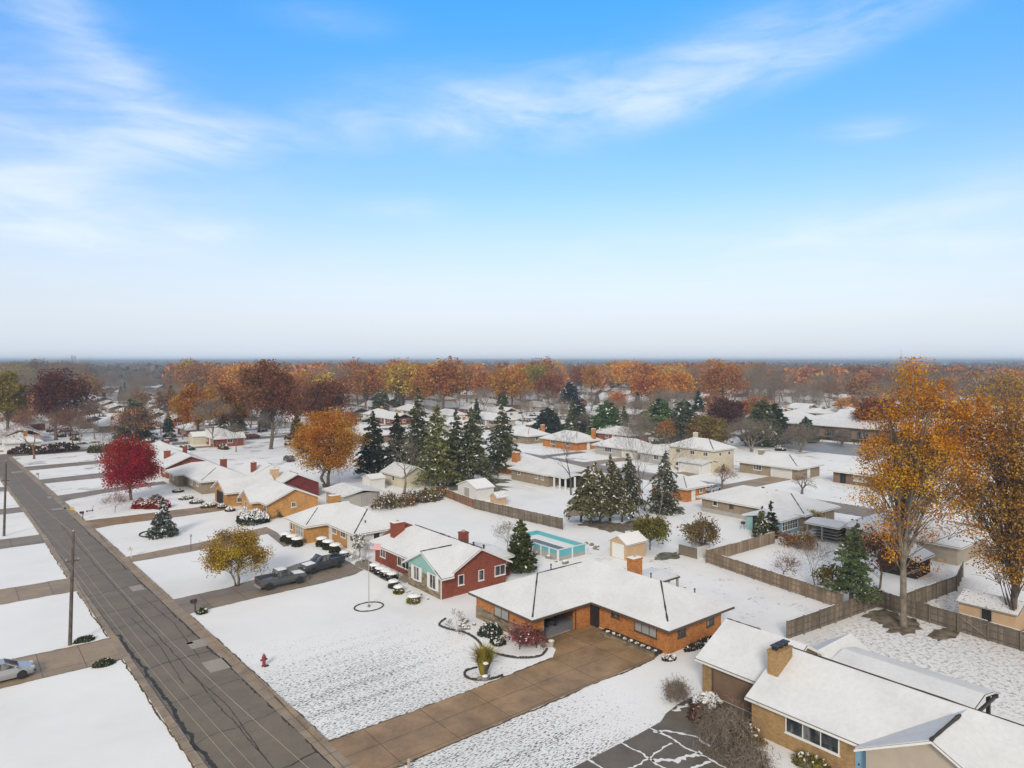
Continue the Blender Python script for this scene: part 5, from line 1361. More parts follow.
r = thing('child_scooter', 'small dark wheeled toy left on the snowy lawn by the crimson maple', 'toy', (*P(90,511.5),0), .4); mb = MB(); mb.box(-.5,.4,-.12,.12,.16,.2); mb.tube([(.4,0,.2),(.55,0,.9)],.025,5); mb.tube([(.55,-.25,.9),(.55,.25,.9)],.02,5); mb.build('frame', M['black'], r); wheel(r,-.5,.02,.13,.06); wheel(r,.42,.02,.13,.06)
r = thing('yard_sign', 'small yellow yard sign on a thin stake by the third driveway', 'sign', (*P(72,519),0), .7); mb = MB(); mb.tube([(0,0,-.1),(0,0,1.6)],.02,5); mb.build('stake', M['grey_trim'], r); M['yellow'] = paint('yellow_sign', (.6,.42,.05), .5); mb = MB(); mb.box(-.02,.02,-.3,.3,1.4,1.9); mb.build('panel', M['yellow'], r)
r = thing('barbecue_grill', 'black barbecue grill beside the teal porch', 'barbecue', (*P(743,529),0), .2); mb = MB(); mb.lathe([(.001,.7),(.25,.74),(.34,.9),(.34,.95),(.25,1.1),(.001,1.16)],12); mb.build('bowl', M['black'], r)
for a in (0,2.1,4.2): q = MB(); q.tube([(math.cos(a)*.2,math.sin(a)*.2,.8),(math.cos(a)*.35,math.sin(a)*.35,0)],.025,5); q.build('leg', M['black'], r)
r = thing('patio_umbrella', 'closed dark patio umbrella left of the spruce clump', 'umbrella', (*P(574,526),0)); mb = MB(); mb.tube([(0,0,-.05),(0,0,2.6)],.04,6); mb.build('pole', M['grey_trim'], r); mb = MB(); mb.lathe([(1.3,1.75),(1.2,1.82),(.1,2.45),(.001,2.6)],8); mb.build('canopy', M['grey_fence'], r)
# ------------------------------------------------------------------ planting
def at(px, py, top):
    D = CAM_H*FOC/(py-360.); return P(px,py), (py-top)/(py-360.)*CAM_H, D/FOC   # place, height, metres per unit
ORANGE, RUST, BROWN, DRED, OLIVE, GREYB, GOLD = (.46,.18,.028),(.27,.085,.03),(.17,.08,.045),(.17,.035,.03),(.30,.22,.04),(.155,.125,.105),(.48,.27,.03)
GREEN, DKGREEN, PINE, BLUEG = (.12,.145,.05),(.125,.135,.07),(.07,.12,.045),(.075,.10,.085)

# big trees at the right
p, h, m = at(904,627,350)
broad('maple_tree','tallest orange tree, pale leaning trunk rising from the fence corner',p,(.56,.235,.028),11,h=h,rx=6.1,rz=10.7,trunk=.30,nclump=150,per=270,leaf=.165,r0=.30,sig=.13,lean=(2.2,-1.8),stems=1,bark='pale_bark',hollow=.3,low=-.98,thin=.62,bare=1,forks=10)
p, h, m = at(1013,632,358)
broad('maple_tree','rusty half bare tree with dark trunk at the right picture edge',p,(.42,.20,.042),12,h=h,rx=6.4,rz=11,trunk=.16,nclump=170,per=200,leaf=.17,r0=.3,sig=.15,bark='bark',hollow=.3,low=-.98,bare=2)
p, h, m = at(868,585,520)
broad('young_tree','low tree with sparse rusty leaves behind the green pine',P(880,588),(.25,.10,.03),13,h=7,rx=4,rz=3.2,trunk=.2,nclump=40,per=34,leaf=.26,r0=.12,bare=2)
p, h, m = at(851,609,522)
conifer('pine_tree','green pine leaning by the corner of the board fence',p,(.14,.19,.08),14,h=h,r=2.8,n=8500,leaf=.16,snow=.01,ragged=.5,base=.2,droop=.0,power=.6,lean=(.4,-.4))
broad('shrub_tree','yellow-green tangle at the foot of the pine',P(832,600),(.20,.16,.035),15,h=4.2,rx=2.2,rz=2,trunk=.15,nclump=22,per=60,leaf=.2,r0=.07)
bare('bare_sapling','leafless grey sapling above the board fence left of the pine',P(815,588),16,h=5,spread=.5,r0=.06,depth=5,fuzz=4)
bare('bare_sapling','low leafless reddish bush along the board fence',P(783,577),17,mat='red_twig',h=2.4,spread=.9,r0=.05,depth=5,trunk=.15,fuzz=6)
broad('shrub_tree','copper leaved bush spread below the grey brick house',P(800,546),(.32,.14,.055),18,h=2.1,rx=2.6,rz=1.3,trunk=.12,nclump=28,per=50,leaf=.24,r0=.06,bare=2)
broad('shrub_tree','thin yellow-leaved tree against the grey brick wall',(99.8,51.6),(.46,.33,.09),19,h=3.0,rx=1.5,rz=1.3,trunk=.15,nclump=18,per=30,leaf=.22,r0=.06,bare=2)
conifer('pine_tree','dark upright evergreen nearest the blue porch',P(762,538),DKGREEN,20,h=4.2,r=1.4,n=2200,leaf=.26,snow=.06,droop=.1)
conifer('pine_tree','dark upright evergreen right of the one by the blue porch',P(771,537),(.05,.065,.03),21,h=4.8,r=1.3,n=2200,leaf=.26,snow=.06,droop=.1)

# left and middle
p, h, m = at(327,487,404)
broad('maple_tree','bright orange maple with two dark stems in the middle of the houses',p,(.50,.21,.025),31,h=h,rx=7.4,rz=7.6,trunk=.22,nclump=120,per=230,leaf=.24,r0=.4,sig=.15,stems=2,hollow=.4,low=-.9,bare=1)
p, h, m = at(131,500,437)
broad('maple_tree','crimson maple with dense rounded crown on the left lawns',p,(.36,.014,.03),32,h=h,rx=5.1,rz=5.0,trunk=.2,nclump=120,per=240,leaf=.2,r0=.25,sig=.18,hollow=.55,low=-.9)
p, h, m = at(237,586,529)
broad('small_tree','small yellow-green tree with several stems beside the pickups\' drive',p,(.42,.26,.03),33,h=h,rx=3.9,rz=2.7,trunk=.2,nclump=75,per=210,leaf=.14,r0=.16,sig=.15,stems=3,hollow=.45,low=-.75,bark='pale_bark',bare=1)
p, h, m = at(163,536,499)
conifer('spruce_tree','small snow dusted spruce inside a stone ring',p,(.10,.12,.10),34,h=h,r=2.1,n=9500,leaf=.19,snow=.10,ragged=.12,droop=.15,base=.04,power=.9)
conifer('arborvitae','dense green cone shaped arborvitae beside the pool',(52.7,63.4),(.085,.10,.03),35,h=6.1,r=1.75,n=7000,leaf=.24,snow=.03,ragged=.05,droop=-.1,base=.1,power=.62,top=.1)
p, h, m = at(650,550,514)
broad('shrub_tree','loose yellow-green bushy tree right of the garden shed',p,(.19,.16,.028),36,h=h,rx=2.7,rz=2.2,trunk=.15,nclump=50,per=55,leaf=.25,r0=.1,bare=1)
p, h, m = at(703,556,514)
broad('shrub_tree','rounded brown-green bushy shrub between yard and fence corner',p,(.20,.13,.06),37,h=h,rx=2.6,rz=2.3,trunk=.12,nclump=50,per=55,leaf=.22,r0=.1,bare=2)
p, h, m = at(404,494,436)
bare('bare_tree','leafless pale tree with yellowish trunk in front of the tall spruces',p,38,'pale_bark',h=h,spread=.62,r0=.26,depth=6,trunk=.26,fuzz=3,leafq=.5)
p, h, m = at(571,495,425)
bare('bare_tree','dark slender leafless tree standing before the columned sunroom',p,39,'bark',h=h,spread=.42,r0=.2,depth=6,trunk=.3)
for i,(px,py,tp,l) in enumerate(((641,520,418,'leftmost pale bare trunk rising behind the spruce clump'),(649,521,412,'tall pale bare trunk rising behind the spruce clump, middle one'),(658,519,416,'rightmost pale bare trunk rising behind the spruce clump'))):
    p, h, m = at(px,py,tp); bare('bare_tree',l,p,140+i,'pale_bark',h=h,spread=.30,r0=.17,depth=6,trunk=.40,fuzz=2,group='bare trunks behind the spruces')
p, h, m = at(722,488,464)
bare('bare_tree','reddish leafless spreading tree on the far snowy lawn',p,43,'red_twig',h=h,spread=.8,r0=.16,depth=6,trunk=.18,fuzz=3)
p, h, m = at(802,494,478)
bare('bare_tree','low dark leafless tree behind the long grey brick roof',p,44,'bark',h=h+1,spread=.95,r0=.2,depth=6,trunk=.2)
bare('bare_tree','small leafless tree behind the red brick roof',(57.5,72),45,'twig',h=3.4,spread=.7,r0=.07,depth=6,trunk=.3,fuzz=2)
bare('bare_sapling','small twiggy bush in the snow left of the arborvitae',P(508,533),46,'twig',h=1.7,spread=.5,r0=.04,depth=5,trunk=.2)
bare('bare_sapling','little leafless tree in the bed by the orange garage wing',P(459,634),47,'twig',h=2.3,spread=.75,r0=.05,depth=6,trunk=.28)
bare('bare_sapling','tiny bare maple on dark mulch beside the crimson maple',P(115,512.5),48,'red_twig',h=3.2,spread=.55,r0=.06,depth=6,trunk=.3,fuzz=3)
p, h, m = at(34,459,409)
bare('bare_tree','half leafless reddish brown tree at the end of the first lawn',p,49,'red_twig',h=h,spread=.6,r0=.3,depth=7,trunk=.26,fuzz=4,leafq=.9)
p, h, m = at(73,450,408)
bare('bare_tree','leafless brown tree standing behind the corner hedge',p,50,'red_twig',h=h,spread=.45,r0=.26,depth=7,trunk=.3,fuzz=3,leafq=.9)
p, h, m = at(107,470,425)
bare('bare_tree','leafless grey tree just left of the crimson maple',p,51,'twig',h=h,spread=.55,r0=.2,depth=6,trunk=.3,fuzz=3,leafq=.6)
p, h, m = at(214,447,398)
bare('bare_tree','leafless grey tree behind the garden sheds',p,52,'twig',h=h,spread=.5,r0=.3,depth=7,trunk=.28,fuzz=4,leafq=.8)
bare('bare_tree','small bare tree right of the garden sheds',P(236,452),53,'twig',h=8,spread=.5,r0=.2,depth=6,trunk=.28,fuzz=3)
# weeping leafless thicket over the near dark drive
bare('bare_shrub','wide leafless weeping thicket beside the cracked dark drive',(39.5,26.9),54,'twig',cat='shrub',h=2.5,spread=1.05,r0=.08,depth=5,trunk=.2,stems=6,droop=.8,fuzz=2,leafq=.5)
bare('bare_shrub','low leafless brown bush at the bottom edge by the thicket',(37.9,24.0),55,'twig',cat='shrub',h=1.6,spread=1.1,r0=.06,depth=6,trunk=.15,stems=3,droop=.7,fuzz=2,leafq=.4)
bare('bare_shrub','fine grey leafless bush by the corner of the tan garage',(41.8,32.3),56,'twig',cat='shrub',h=1.2,spread=1.1,r0=.035,depth=5,trunk=.15,stems=5,fuzz=3,leafq=.3)
shrub('snow covered low mound in front of the tan garage',(42.6,30.4),(.09,.07,.045),57,1.5,1.1,.95,n=900,leaf=.2,snow=.55)
shrub('reddish brown twiggy mound beside the cracked dark drive',(40.9,29.6),(.13,.06,.04),58,1.0,.9,1.0,n=700,leaf=.18,snow=.02)
shrub('yellow-brown bush below the wide white framed window',(41.2,26.4),(.24,.165,.05),59,.8,1.6,1.1,n=900,leaf=.16,snow=.06)
shrub('yellow-green bush against the tan wall under the window',(41.2,21.6),(.17,.14,.035),60,.8,1.4,.9,n=700,leaf=.16,snow=.06)

# shrubs near the houses
r = broad('burning_bush','rose red twiggy bush before the open garage',(38.6,46.6),(.36,.10,.11),61,cat='shrub',h=2.5,rx=1.55,rz=1.35,trunk=.1,nclump=46,per=34,leaf=.15,r0=.05,stems=3,bare=2,snow=.04)
broad('burning_bush','smaller dull red bush beside the planter pots',(39.9,45.9),(.24,.075,.075),62,cat='shrub',h=1.7,rx=1.0,rz=.9,trunk=.1,nclump=24,per=34,leaf=.14,r0=.04,stems=2,bare=2)
shrub('dark green spreading shrub under the curtained window',(38.7,51.0),(.05,.065,.035),63,1.15,1.2,.95,n=900,leaf=.2,snow=.10)
shrub('small dark green shrub below the spreading one in the long bed',(37.9,48.8),(.045,.055,.03),64,.7,.8,.55,n=500,leaf=.18,snow=.12)
def ornamental(label, x, y, seed):
    rng = np.random.default_rng(seed); r = thing('ornamental_grass', label, 'ornamental grass', (x,y,0))
    mb = MB()
    for i in range(800):
        a = rng.uniform(0,6.28); L = rng.uniform(1.2,2.7); t = rng.uniform(.05,.8)*(1 if i%5 else 1.5); b = rng.uniform(0,.28)
        d = np.array([math.cos(a),math.sin(a),0]); p0 = np.array([math.cos(a)*b,math.sin(a)*b,0]); p1 = p0+d*L*.25*t+np.array([0,0,L*.6]); p2 = p0+d*L*.8*t+np.array([0,0,L*(1-.28*t)]); s = np.array([-d[1],d[0],0])*.028
        mb.add([p0-s,p0+s,p1+s,p1-s,p2],[(0,1,2,3),(3,2,4)])
    o = mb.build('foliage', M['leaf'], r, recalc=False); o.color = (.34,.25,.05,1); return r
ornamental('yellow ornamental grass clump in its own bed by the brown drive', 33.3, 44.7, 3)
r = thing('lantern_post','short dark post with snow cap in front of the ornamental grass','lantern',(32.9,43.9,0)); mb = MB(); mb.box(-.1,.1,-.1,.1,-.05,1.15); mb.box(-.15,.15,-.15,.15,1.0,1.2); mb.build('post', M['brown_trim'], r); mb = MB(); mb.loft([[(-.16*k,-.16*k,z),(.16*k,-.16*k,z),(.16*k,.16*k,z),(-.16*k,.16*k,z)] for k,z in ((1,1.2),(.9,1.3),(.3,1.36))]); mb.build('snow_cap', M['snow'], r)
rocks('snow topped stone around the yellow ornamental grass', (33.0,44.0), .8, .5, 4, 31, .35, group='stones by the ornamental grass')
HG = 'clipped round hedges of the amber brick house'
for i,(x,y,l) in enumerate(((36.6,94.8,'clipped round hedge with snow cap, farthest left of the amber house corner'),(36.75,93.1,'clipped round hedge with snow cap, middle of the left three'),(36.8,91.3,'clipped round hedge with snow cap, nearest of the left three'),(39.4,89.3,'clipped round hedge with snow cap, farthest of those under the small windows'),(39.4,87.3,'clipped round hedge with snow cap, middle of those under the small windows'),(39.4,85.1,'clipped round hedge with snow cap, nearest of those under the small windows'))):
    shrub(l,(x,y),(.055,.058,.028),70+i,.82,.82,1.05,HG,n=900,leaf=.17,snow=0,cap=.2,name='round_hedge',cat='hedge')
shrub('low snow covered ball shrub at the end of the round hedges',(39.5,82.6),(.06,.055,.03),77,.7,.7,.6,n=400,cap=.25,snow=.1)
broad('shrub_tree','snow laden pale shrub at the white wall of the amber house',(40.6,80.6),(.16,.15,.10),78,h=3.0,rx=1.2,rz=1.2,trunk=.15,nclump=20,per=40,leaf=.2,r0=.06,snow=.5)
for i,(x,y,c,l,k) in enumerate(((39.7,74.8,(.05,.05,.035),'snow capped dark shrub nearest the flag',.75),(39.6,73.3,(.05,.05,.035),'snow capped dark shrub second from the flag',.75),(39.6,71.9,(.05,.05,.035),'snow capped dark shrub third from the flag',.75),(39.6,70.6,(.05,.05,.035),'snow capped dark shrub beside the front steps',.7),(38.3,68.0,(.07,.075,.06),'round grey shrub with snow cap at the bed\'s far end',.62),(37.8,66.0,(.19,.17,.03),'yellow-green shrub with snow cap in the middle of the bed',.6),(37.6,62.5,(.21,.19,.03),'larger yellow-green shrub with snow cap at the near end of the bed',.78))):
    shrub(l,(x,y),c,80+i,k,k,.72,n=600,leaf=.16,snow=.1,cap=.2)
for i,(px,py,rx,h,c,l) in enumerate(((243,521,1.0,2.2,(.05,.06,.04),'small snowy shrub tree on a bent stem by the yellow brick house'),(252,523,2.2,2.3,(.06,.07,.05),'wide snow laden juniper before the yellow brick house'),(274,516,2.0,3.6,(.07,.08,.055),'tall snow laden juniper against the yellow brick wall'),(262,522,1.2,1.4,(.05,.055,.035),'low dark snowy shrub between the junipers'))):
    x, y = P(px,py); shrub(l,(x,y),c,90+i,rx,rx,h,n=1100,leaf=.28,snow=.42)
x, y = P(140,508); 
for i,(dx,dy,l) in enumerate(((0,0,'crimson low hedge ball with snow on top, left one under the maple'),(1.5,-1.2,'crimson low hedge ball with snow on top, middle one under the maple'),(3.0,-2.4,'crimson low hedge ball with snow on top, right one under the maple'))):
    shrub(l,(x+dx,y+dy),(.28,.016,.026),100+i,1.35,1.25,1.6,'crimson hedge under the maple',n=900,leaf=.26,snow=.14)
shrub('brown leafless round bush right of the crimson hedge',P(156,503),(.15,.10,.075),104,1.5,1.5,1.5,n=700,leaf=.2,snow=.05)
for i,(px,py,rx,l) in enumerate(((178,492,1.0,'snowy low shrub left of the tan hip roofed house door'),(186,499,1.3,'snowy low shrub in front of the tan hip roofed house'),(196,503,1.2,'snowy low shrub at the near corner of the tan hip roofed house'),(208,507,1.4,'flat snowy shrub on the lawn before the orange garage'),(222,508,.8,'small dark shrub by the orange garage'),(230,511,.8,'round snowy shrub left of the junipers'))):
    shrub(l,P(px,py),(.08,.065,.045),110+i,rx,rx,.8,n=400,leaf=.22,snow=.4)
for (x,y,l,i) in ((19.7,73.0,'small evergreen clump at the foot of the black mailbox',1),(9.6,72.3,'low green juniper beside the leaning pole',2),(10.1,65.6,'low green juniper at the corner of the sedan\'s driveway',3)):
    shrub(l,(x,y),(.07,.08,.035),120+i,.9 if i > 1 else .55,.5 if i > 1 else .6,.5,n=450,leaf=.16,snow=.06)
for i in range(9):
    shrub('low snow dabbed plant in the raised planter of the orange brick house',(47.0,38.7+i*.68),(.05,.045,.03),130+i,.3,.3,.32,'plants of the raised planter',n=120,leaf=.12,snow=.5)
shrub('dark bare bush along the right wall of the orange brick house',(51.5,37.2),(.05,.04,.03),140,2.6,.45,.5,n=500,leaf=.2,snow=.05)
shrub('snow dabbed shrub at the near corner of the orange brick house',(47.0,37.2),(.06,.05,.035),141,.8,.5,.35,n=300,leaf=.14,snow=.5)
for i,(px,py,l) in enumerate(((383,509,'snow dusted brown bush at the far left of the yard hedge'),(395,507,'brown bush, second of the yard hedge'),(407,505,'brown bush with yellowish leaves, third of the yard hedge'),(418,503,'brown snow dusted bush, fourth of the yard hedge'),(430,500,'golden brown bush in the yard hedge'),(440,496,'rusty bush at the corner of the reddish fence'))):
    broad('hedge_bush',l,P(px,py),((.17,.11,.05),(.2,.15,.05),(.24,.12,.04))[i%3],150+i,cat='hedge',h=2.4,rx=2.1,rz=1.4,trunk=.1,nclump=20,per=36,leaf=.28,r0=.06,snow=.12,bare=1)
shrub('ivy clump climbing the corner of the cream two-storey house',P(718,471),(.13,.10,.03),160,1.6,1.6,3.6,n=700,leaf=.4,snow=0)
for i,(px,py,l) in enumerate(((26,453,'brown hedge bush at the end of the street, nearest the edge'),(46,453,'brown hedge bush at the end of the street under the reddish tree'),(62,451,'brown hedge bush at the end of the street beside the bare tree'),(104,452,'green-brown hedge bush by the white cars'))):
    x, y = P(px,py); shrub(l,(x,y),(.10,.06,.04) if i < 3 else (.09,.08,.035),170+i,4.2,2,2.4,n=900,leaf=.5,snow=.06)

# spruce clump in the middle
SG = 'spruces in the middle clump'
for i,(px,py,tp,r,ln,l) in enumerate(((581,522,466,2.4,(.8,-.8),'leftmost leaning spruce of the middle clump'),(591,524,462,2.7,(.5,-.5),'second spruce from the left in the middle clump'),(600,523,470,2.4,(.2,0),'spruce in the front of the middle clump, third from left'),(610,521,455,3.2,(.2,.1),'tallest spruce at the heart of the middle clump'),(622,522,468,2.4,(-.6,.4),'spruce just right of the tallest in the middle clump'),(633,518,454,2.8,(-.7,.5),'dark spruce second from right in the middle clump'),(664,512,450,3.6,(.2,-.2),'separate dark spruce right of the pale bare trunks'))):
    p, h, m = at(px,py,tp)
    conifer('spruce_tree',l,p,(.17,.16,.08) if i not in (5,6) else (.12,.125,.08),200+i,SG,h=h,r=r*1.05,n=5200,leaf=.25,snow=.05,ragged=.46,base=.26 if i != 6 else .06,droop=.45,power=.7,lean=ln)
# tall spruces behind the yard
TG = 'tall spruces behind the fenced yard'
for i,(px,py,tp,r,c,l) in enumerate(((418,480,388,4.2,DKGREEN,'tallest ragged dark spruce behind the leafless pale tree'),(437,486,405,4.6,(.21,.21,.075),'broad olive green spruce with open top'),(456,483,410,3.6,DKGREEN,'narrower dark spruce between two broad ones'),(472,482,407,4.6,(.15,.155,.08),'snow flecked spruce with bare lower trunk'),(502,472,403,4.4,DKGREEN,'rightmost tall dark spruce beside the white conservatory'),(373,476,411,4.0,(.06,.072,.04),'dark spruce right behind the bright orange maple'),(397,478,413,3.4,(.05,.058,.042),'thin ragged spruce left of the tallest one'))):
    p, h, m = at(px,py,tp)
    conifer('spruce_tree',l,p,c,220+i,TG,h=h,r=r*1.15,n=7000,leaf=.36,snow=.04,ragged=.46,base=.12,droop=.28,power=.72)
for i,(px,py,tp,r,c,l) in enumerate(((135,440,401,6.0,DKGREEN,'broad dark evergreen behind the crimson maple'),(607,438,401,6.5,(.10,.16,.06),'rounded green pine above the brick chimneys'),(660,436,398,6.5,(.12,.20,.06),'bright green pine in the belt of evergreens'),(684,444,400,6.5,(.11,.135,.085),'grey-green pine right of the bright green one'),(762,446,400,6.0,DKGREEN,'dark snow flecked spruce left of the bare grey tree'),(775,443,404,5.0,(.04,.055,.035),'dark spruce behind the white garage door house'),(548,436,408,6,(.045,.06,.04),'dark pine at the left end of the evergreen belt'),(578,434,404,5,(.05,.065,.05),'snow flecked pine beside the tan hip house'),(806,442,418,3.4,(.05,.09,.04),'small green pine by the parking lot'),(570,412,382,7,(.03,.04,.04),'far dark pine in the gap of the autumn woods'))):
    p, h, m = at(px,py,tp)
    conifer('pine_tree',l,p,c,240+i,'evergreens beyond the back street',h=h,r=r,n=6500,leaf=.5,snow=.02,ragged=.25,base=.12,droop=.12,power=.5,top=.1)

# large single trees of the middle distance
for i,(px,py,tp,w,c,l,bk) in enumerate((
 (271,449,361,62,(.22,.085,.045),'tall rusty brown oak with thick dark trunk behind the street',1),
 (56,440,366,66,(.125,.035,.028),'big dark maroon oak at the left',0),
 (8,440,374,46,(.27,.19,.035),'olive yellow tree at the left edge beyond the road',0),
 (197,440,384,46,(.46,.18,.025),'orange tree behind the cream garden shed',1),
 (323,432,378,62,(.19,.06,.03),'dark rust tree with glowing rim behind the bright orange maple',0),
 (232,436,386,40,(.30,.12,.035),'rust and yellow tree right of the leafless grey tree',1),
 (709,446,418,44,(.24,.16,.05),'round golden brown tree behind the cream two-storey house',0),
 (726,440,398,44,(.13,.05,.05),'dusky purple-red tree behind the golden brown one',1),
 (878,440,395,44,(.28,.085,.03),'dark orange tree beside the low school',0),
 (516,424,392,0,(.3,.1,.03),'',0))):
    if not l: continue
    p, h, m = at(px,py,tp)
    broad('oak_tree',l,p,c,260+i,h=h,rx=w*m*.5,rz=min(h*.44,w*m*.5),trunk=.25,nclump=95,per=110,leaf=.5,r0=.5,sig=.16,hollow=.4,low=-.8,bare=bk)
for i,(px,py,tp,l) in enumerate(((643,452,414,'wide leafless multi-stemmed tree above the grey-tan roof'),(752,452,416,'wide pale leafless tree left of the white garage door house'),(800,452,424,'grey leafless tree beside the parking lot'),(842,447,432,'low grey leafless tree standing in the parking lot'))):
    p, h, m = at(px,py,tp); bare('bare_tree',l,p,280+i,'pale_bark',h=h,spread=.62,r0=.3,depth=7,trunk=.2,stems=2,fuzz=4,leafq=.8)

# ------------------------------------------------------------------ distant streets
boxes = [(36,48,80,200),(93,108,30,52),(30,60,12,80),(91,107,52,143),(127,150,55,172),(183,252,70,128),(113,122,-90,225),(199,208,-60,225),(10,24,300,312)]
def free(x, y, r):
    if any(a-r < x < b+r and c-r < y < d+r for a,b,c,d in boxes): return False
    return True
def px_of(x, y):
    D = x*SA+y*CA; L = x*CA-y*SA
    return (512+FOC*L/D if D > 1 else -9999), D
h = House('pale blue two-storey house with brick lower wall at the left edge', 13, 300)
h.body(13,23,300,309,5.2,'white_siding'); h.body(12.9,23.1,299.9,309.1,2.4,'blue_siding'); h.roof(12,24,299,310,5.1,7.2,'x',None,None); h.roof(10.6,25,298,301,2.5,3.2,'x',0,0)
for x in (15,20): h.window('-y',300,x,3.5,1.6,1.2,2)
h.body(23,28,301,309,2.4,'red_brick'); h.roof(22.6,28.6,300.4,309.6,2.4,3.8,'x',None,None); h.done()
WALLS = [('buff_brick','tan'),('orange_brick','orange brick'),('red_brick','red brick'),('white_siding','white'),('beige','beige'),('grey_siding','grey'),('brown_siding','brown')]
rng = random.Random(77); nh = 0
def ranch(x, y, wall, label, group, l, d, ax, zr, col=None):
    sheet('driveway', [(x-14,y+1),(x-14,y+5.5),(x-.2,y+5.2),(x-.2,y+1.2)], .02+rng.uniform(0,.003), rng.choice(('drive_grey','drive_tan','drive')))
    hh = House(label, x, y, group)
    hh.body(x,x+d,y,y+l,2.5,wall); hh.roof(x-.7,x+d+.7,y-.7,y+l+.7,2.4,zr,ax,None if rng.random() < .6 else 0,None if rng.random() < .6 else 0)
    hh.window('-x',x,y+l*.3,.8,2.0,1.3,2); hh.window('-x',x,y+l*.7,1.0,1.4,1.1,2); hh.door('-x',x,y+l*.5)
    hh.window('-y',y,x+d*.5,1.0,1.5,1.1,2)
    if rng.random() < .6: hh.chimney(x+d*.5+rng.uniform(-1,1),y+l*rng.uniform(.2,.8),.9,.8,3,zr+.9,rng.choice(('red_brick','orange_brick','tan_brick')))
    return hh.done()
far_spots = []
cols = (14,40,62,97,135,160,187,222,262,290,312,352,380,420,450)
for xc in cols:
    y = -60 + (xc*7) % 13
    while y < 640:
        x = xc + rng.uniform(-2,2); px, D = px_of(x+4, y+7)
        ok = -20 < px < 1050 and 195 < D < 640 and free(x+4,y+7,11) and not (216 < y+7 < 236) and not (y > 236 and abs((y-236)%95-85) < 6)
        if ok and rng.random() < (.9 if D < 420 else .55): far_spots.append((x,y,D))
        y += 20.5 if xc not in (62,160,262,352) else 33
for x, y, D in far_spots:
    wm, wn = rng.choice(WALLS)
    z = 'middle distance' if D < 330 else 'far distance, between autumn trees'
    ranch(x, y, wm, f'{wn} ranch house under a snowy roof in the {z}', f'{wn} houses, {z.split(",")[0]}', rng.uniform(12,17), rng.uniform(7.5,9.5), 'y', rng.uniform(4.0,5.0)); nh += 1
    boxes.append((x-1,x+10,y-1,y+17))
# a few broad snowy roofs beyond the woods
for i in range(120):
    px = rng.uniform(20,1010); D = rng.uniform(750,3200); x, y = PD(px, D); k = rng.uniform(1,2.6); hh = House('pale snowy roofed building on the far plain beyond the woods', x, y, 'buildings of the far plain', 'far_building', 'building')
    hh.body(x,x+9*k,y,y+16*k,3+k*2,rng.choice(('white_siding','beige','brown_siding'))); hh.roof(x-.7,x+9*k+.7,y-.7,y+16*k+.7,3+k*2,5+k*3,'y',0,0); hh.done()
# two chimneys/towers on the skyline
for px, hgt, l in ((72,42,'left one of two tiny towers on the left skyline'),(75,40,'right one of two tiny towers on the left skyline')):
    x, y = PD(px, 3600); r = thing('tower', l, 'tower', (x,y,0)); mb = MB(); mb.box(-4,4,-4,4,0,hgt); mb.box(-2.5,2.5,-2.5,2.5,hgt,hgt+4); mb.build('shaft', M['grey_siding'], r); mb = MB(); mb.lathe([(3,hgt+4),(.2,hgt+10)],8); mb.build('spire', M['grey_trim'], r)

# ------------------------------------------------------------------ yard trees and the woods
PROT = {}
def proto(key, fn):
    if key not in PROT: PROT[key] = fn()
    return PROT[key]
def far_broad(seed, sparse):
    mt, V, F = broad_meshes(seed, h=20, rx=8.6+seed%3*.8, rz=8.2, trunk=.2, nclump=74, per=46 if not sparse else 26, leaf=.76 if not sparse else .55, r0=.42, sig=.17, hollow=.45, low=-.75, bare=1 if not sparse else 2)
    return mb_mesh(mt,'trunk',M['bark']), arr_mesh('crown',V,F,[M['leaf']])
def far_bare(seed):
    mt, mc = bare_meshes(seed, h=18, spread=.55, r0=.35, depth=6, trunk=.24, fuzz=5, leafq=1.3, stems=1+seed%2)
    return mb_mesh(mt,'trunk',M['twig']), mb_mesh(mc,'crown',M['twig'])
def far_con(seed):
    mt, V, F, mi = conifer_meshes(seed, 16, 4.6, n=1900, leaf=.85, snow=.025, ragged=.25, base=.08, droop=.2, power=.65)
    return mb_mesh(mt,'trunk',M['bark']), arr_mesh('crown',V,F,[M['needle'],M['snow']],mi)
FB = [far_broad(s, False) for s in (301,302,303,304)]; FS = [far_broad(s, True) for s in (311,312,313)]
FR = [far_bare(s) for s in (321,322,323)]; FC = [far_con(s) for s in (331,332)]
PAL = {'rust':(.46,.16,.045),'orange':(.62,.25,.04),'brown':(.34,.165,.08),'dark red':(.36,.11,.05),'golden':(.56,.34,.07),'olive':(.34,.27,.06),'grey-brown':(.25,.195,.15)}
trng = random.Random(99)
def plant(x, y, kind, hgt, where, group):
    s = hgt/20.0; rz = trng.uniform(0,6.28)
    if kind == 'bare': tm, cm = trng.choice(FR); s = hgt/18.; c = (1,1,1); nm, cat, l = 'bare_tree', 'bare tree', f'leafless grey-brown tree {where}'
    elif kind == 'evergreen': tm, cm = trng.choice(FC); s = hgt/16.; c = trng.choice((DKGREEN,(.05,.07,.04),GREEN)); nm, cat, l = 'evergreen_tree', 'conifer', f'dark evergreen tree {where}'
    else:
        tm, cm = trng.choice(FB if trng.random() < .72 else FS); b = PAL[kind]; k = trng.uniform(.8,1.2); c = tuple(v*k for v in b); nm, cat, l = 'autumn_tree', 'tree', f'{kind} autumn tree {where}'
    return tree_from(nm, l, cat, (x,y,0), tm, cm, c, rz, (s*trng.uniform(.72,1.22),s*trng.uniform(.72,1.22),s*trng.uniform(.9,1.06)), f'{kind} trees {group}')
spots = []
def clear(x, y, r):
    if not free(x, y, 3.5): return False
    return all((x-a)**2+(y-b)**2 > r*r for a,b in spots)
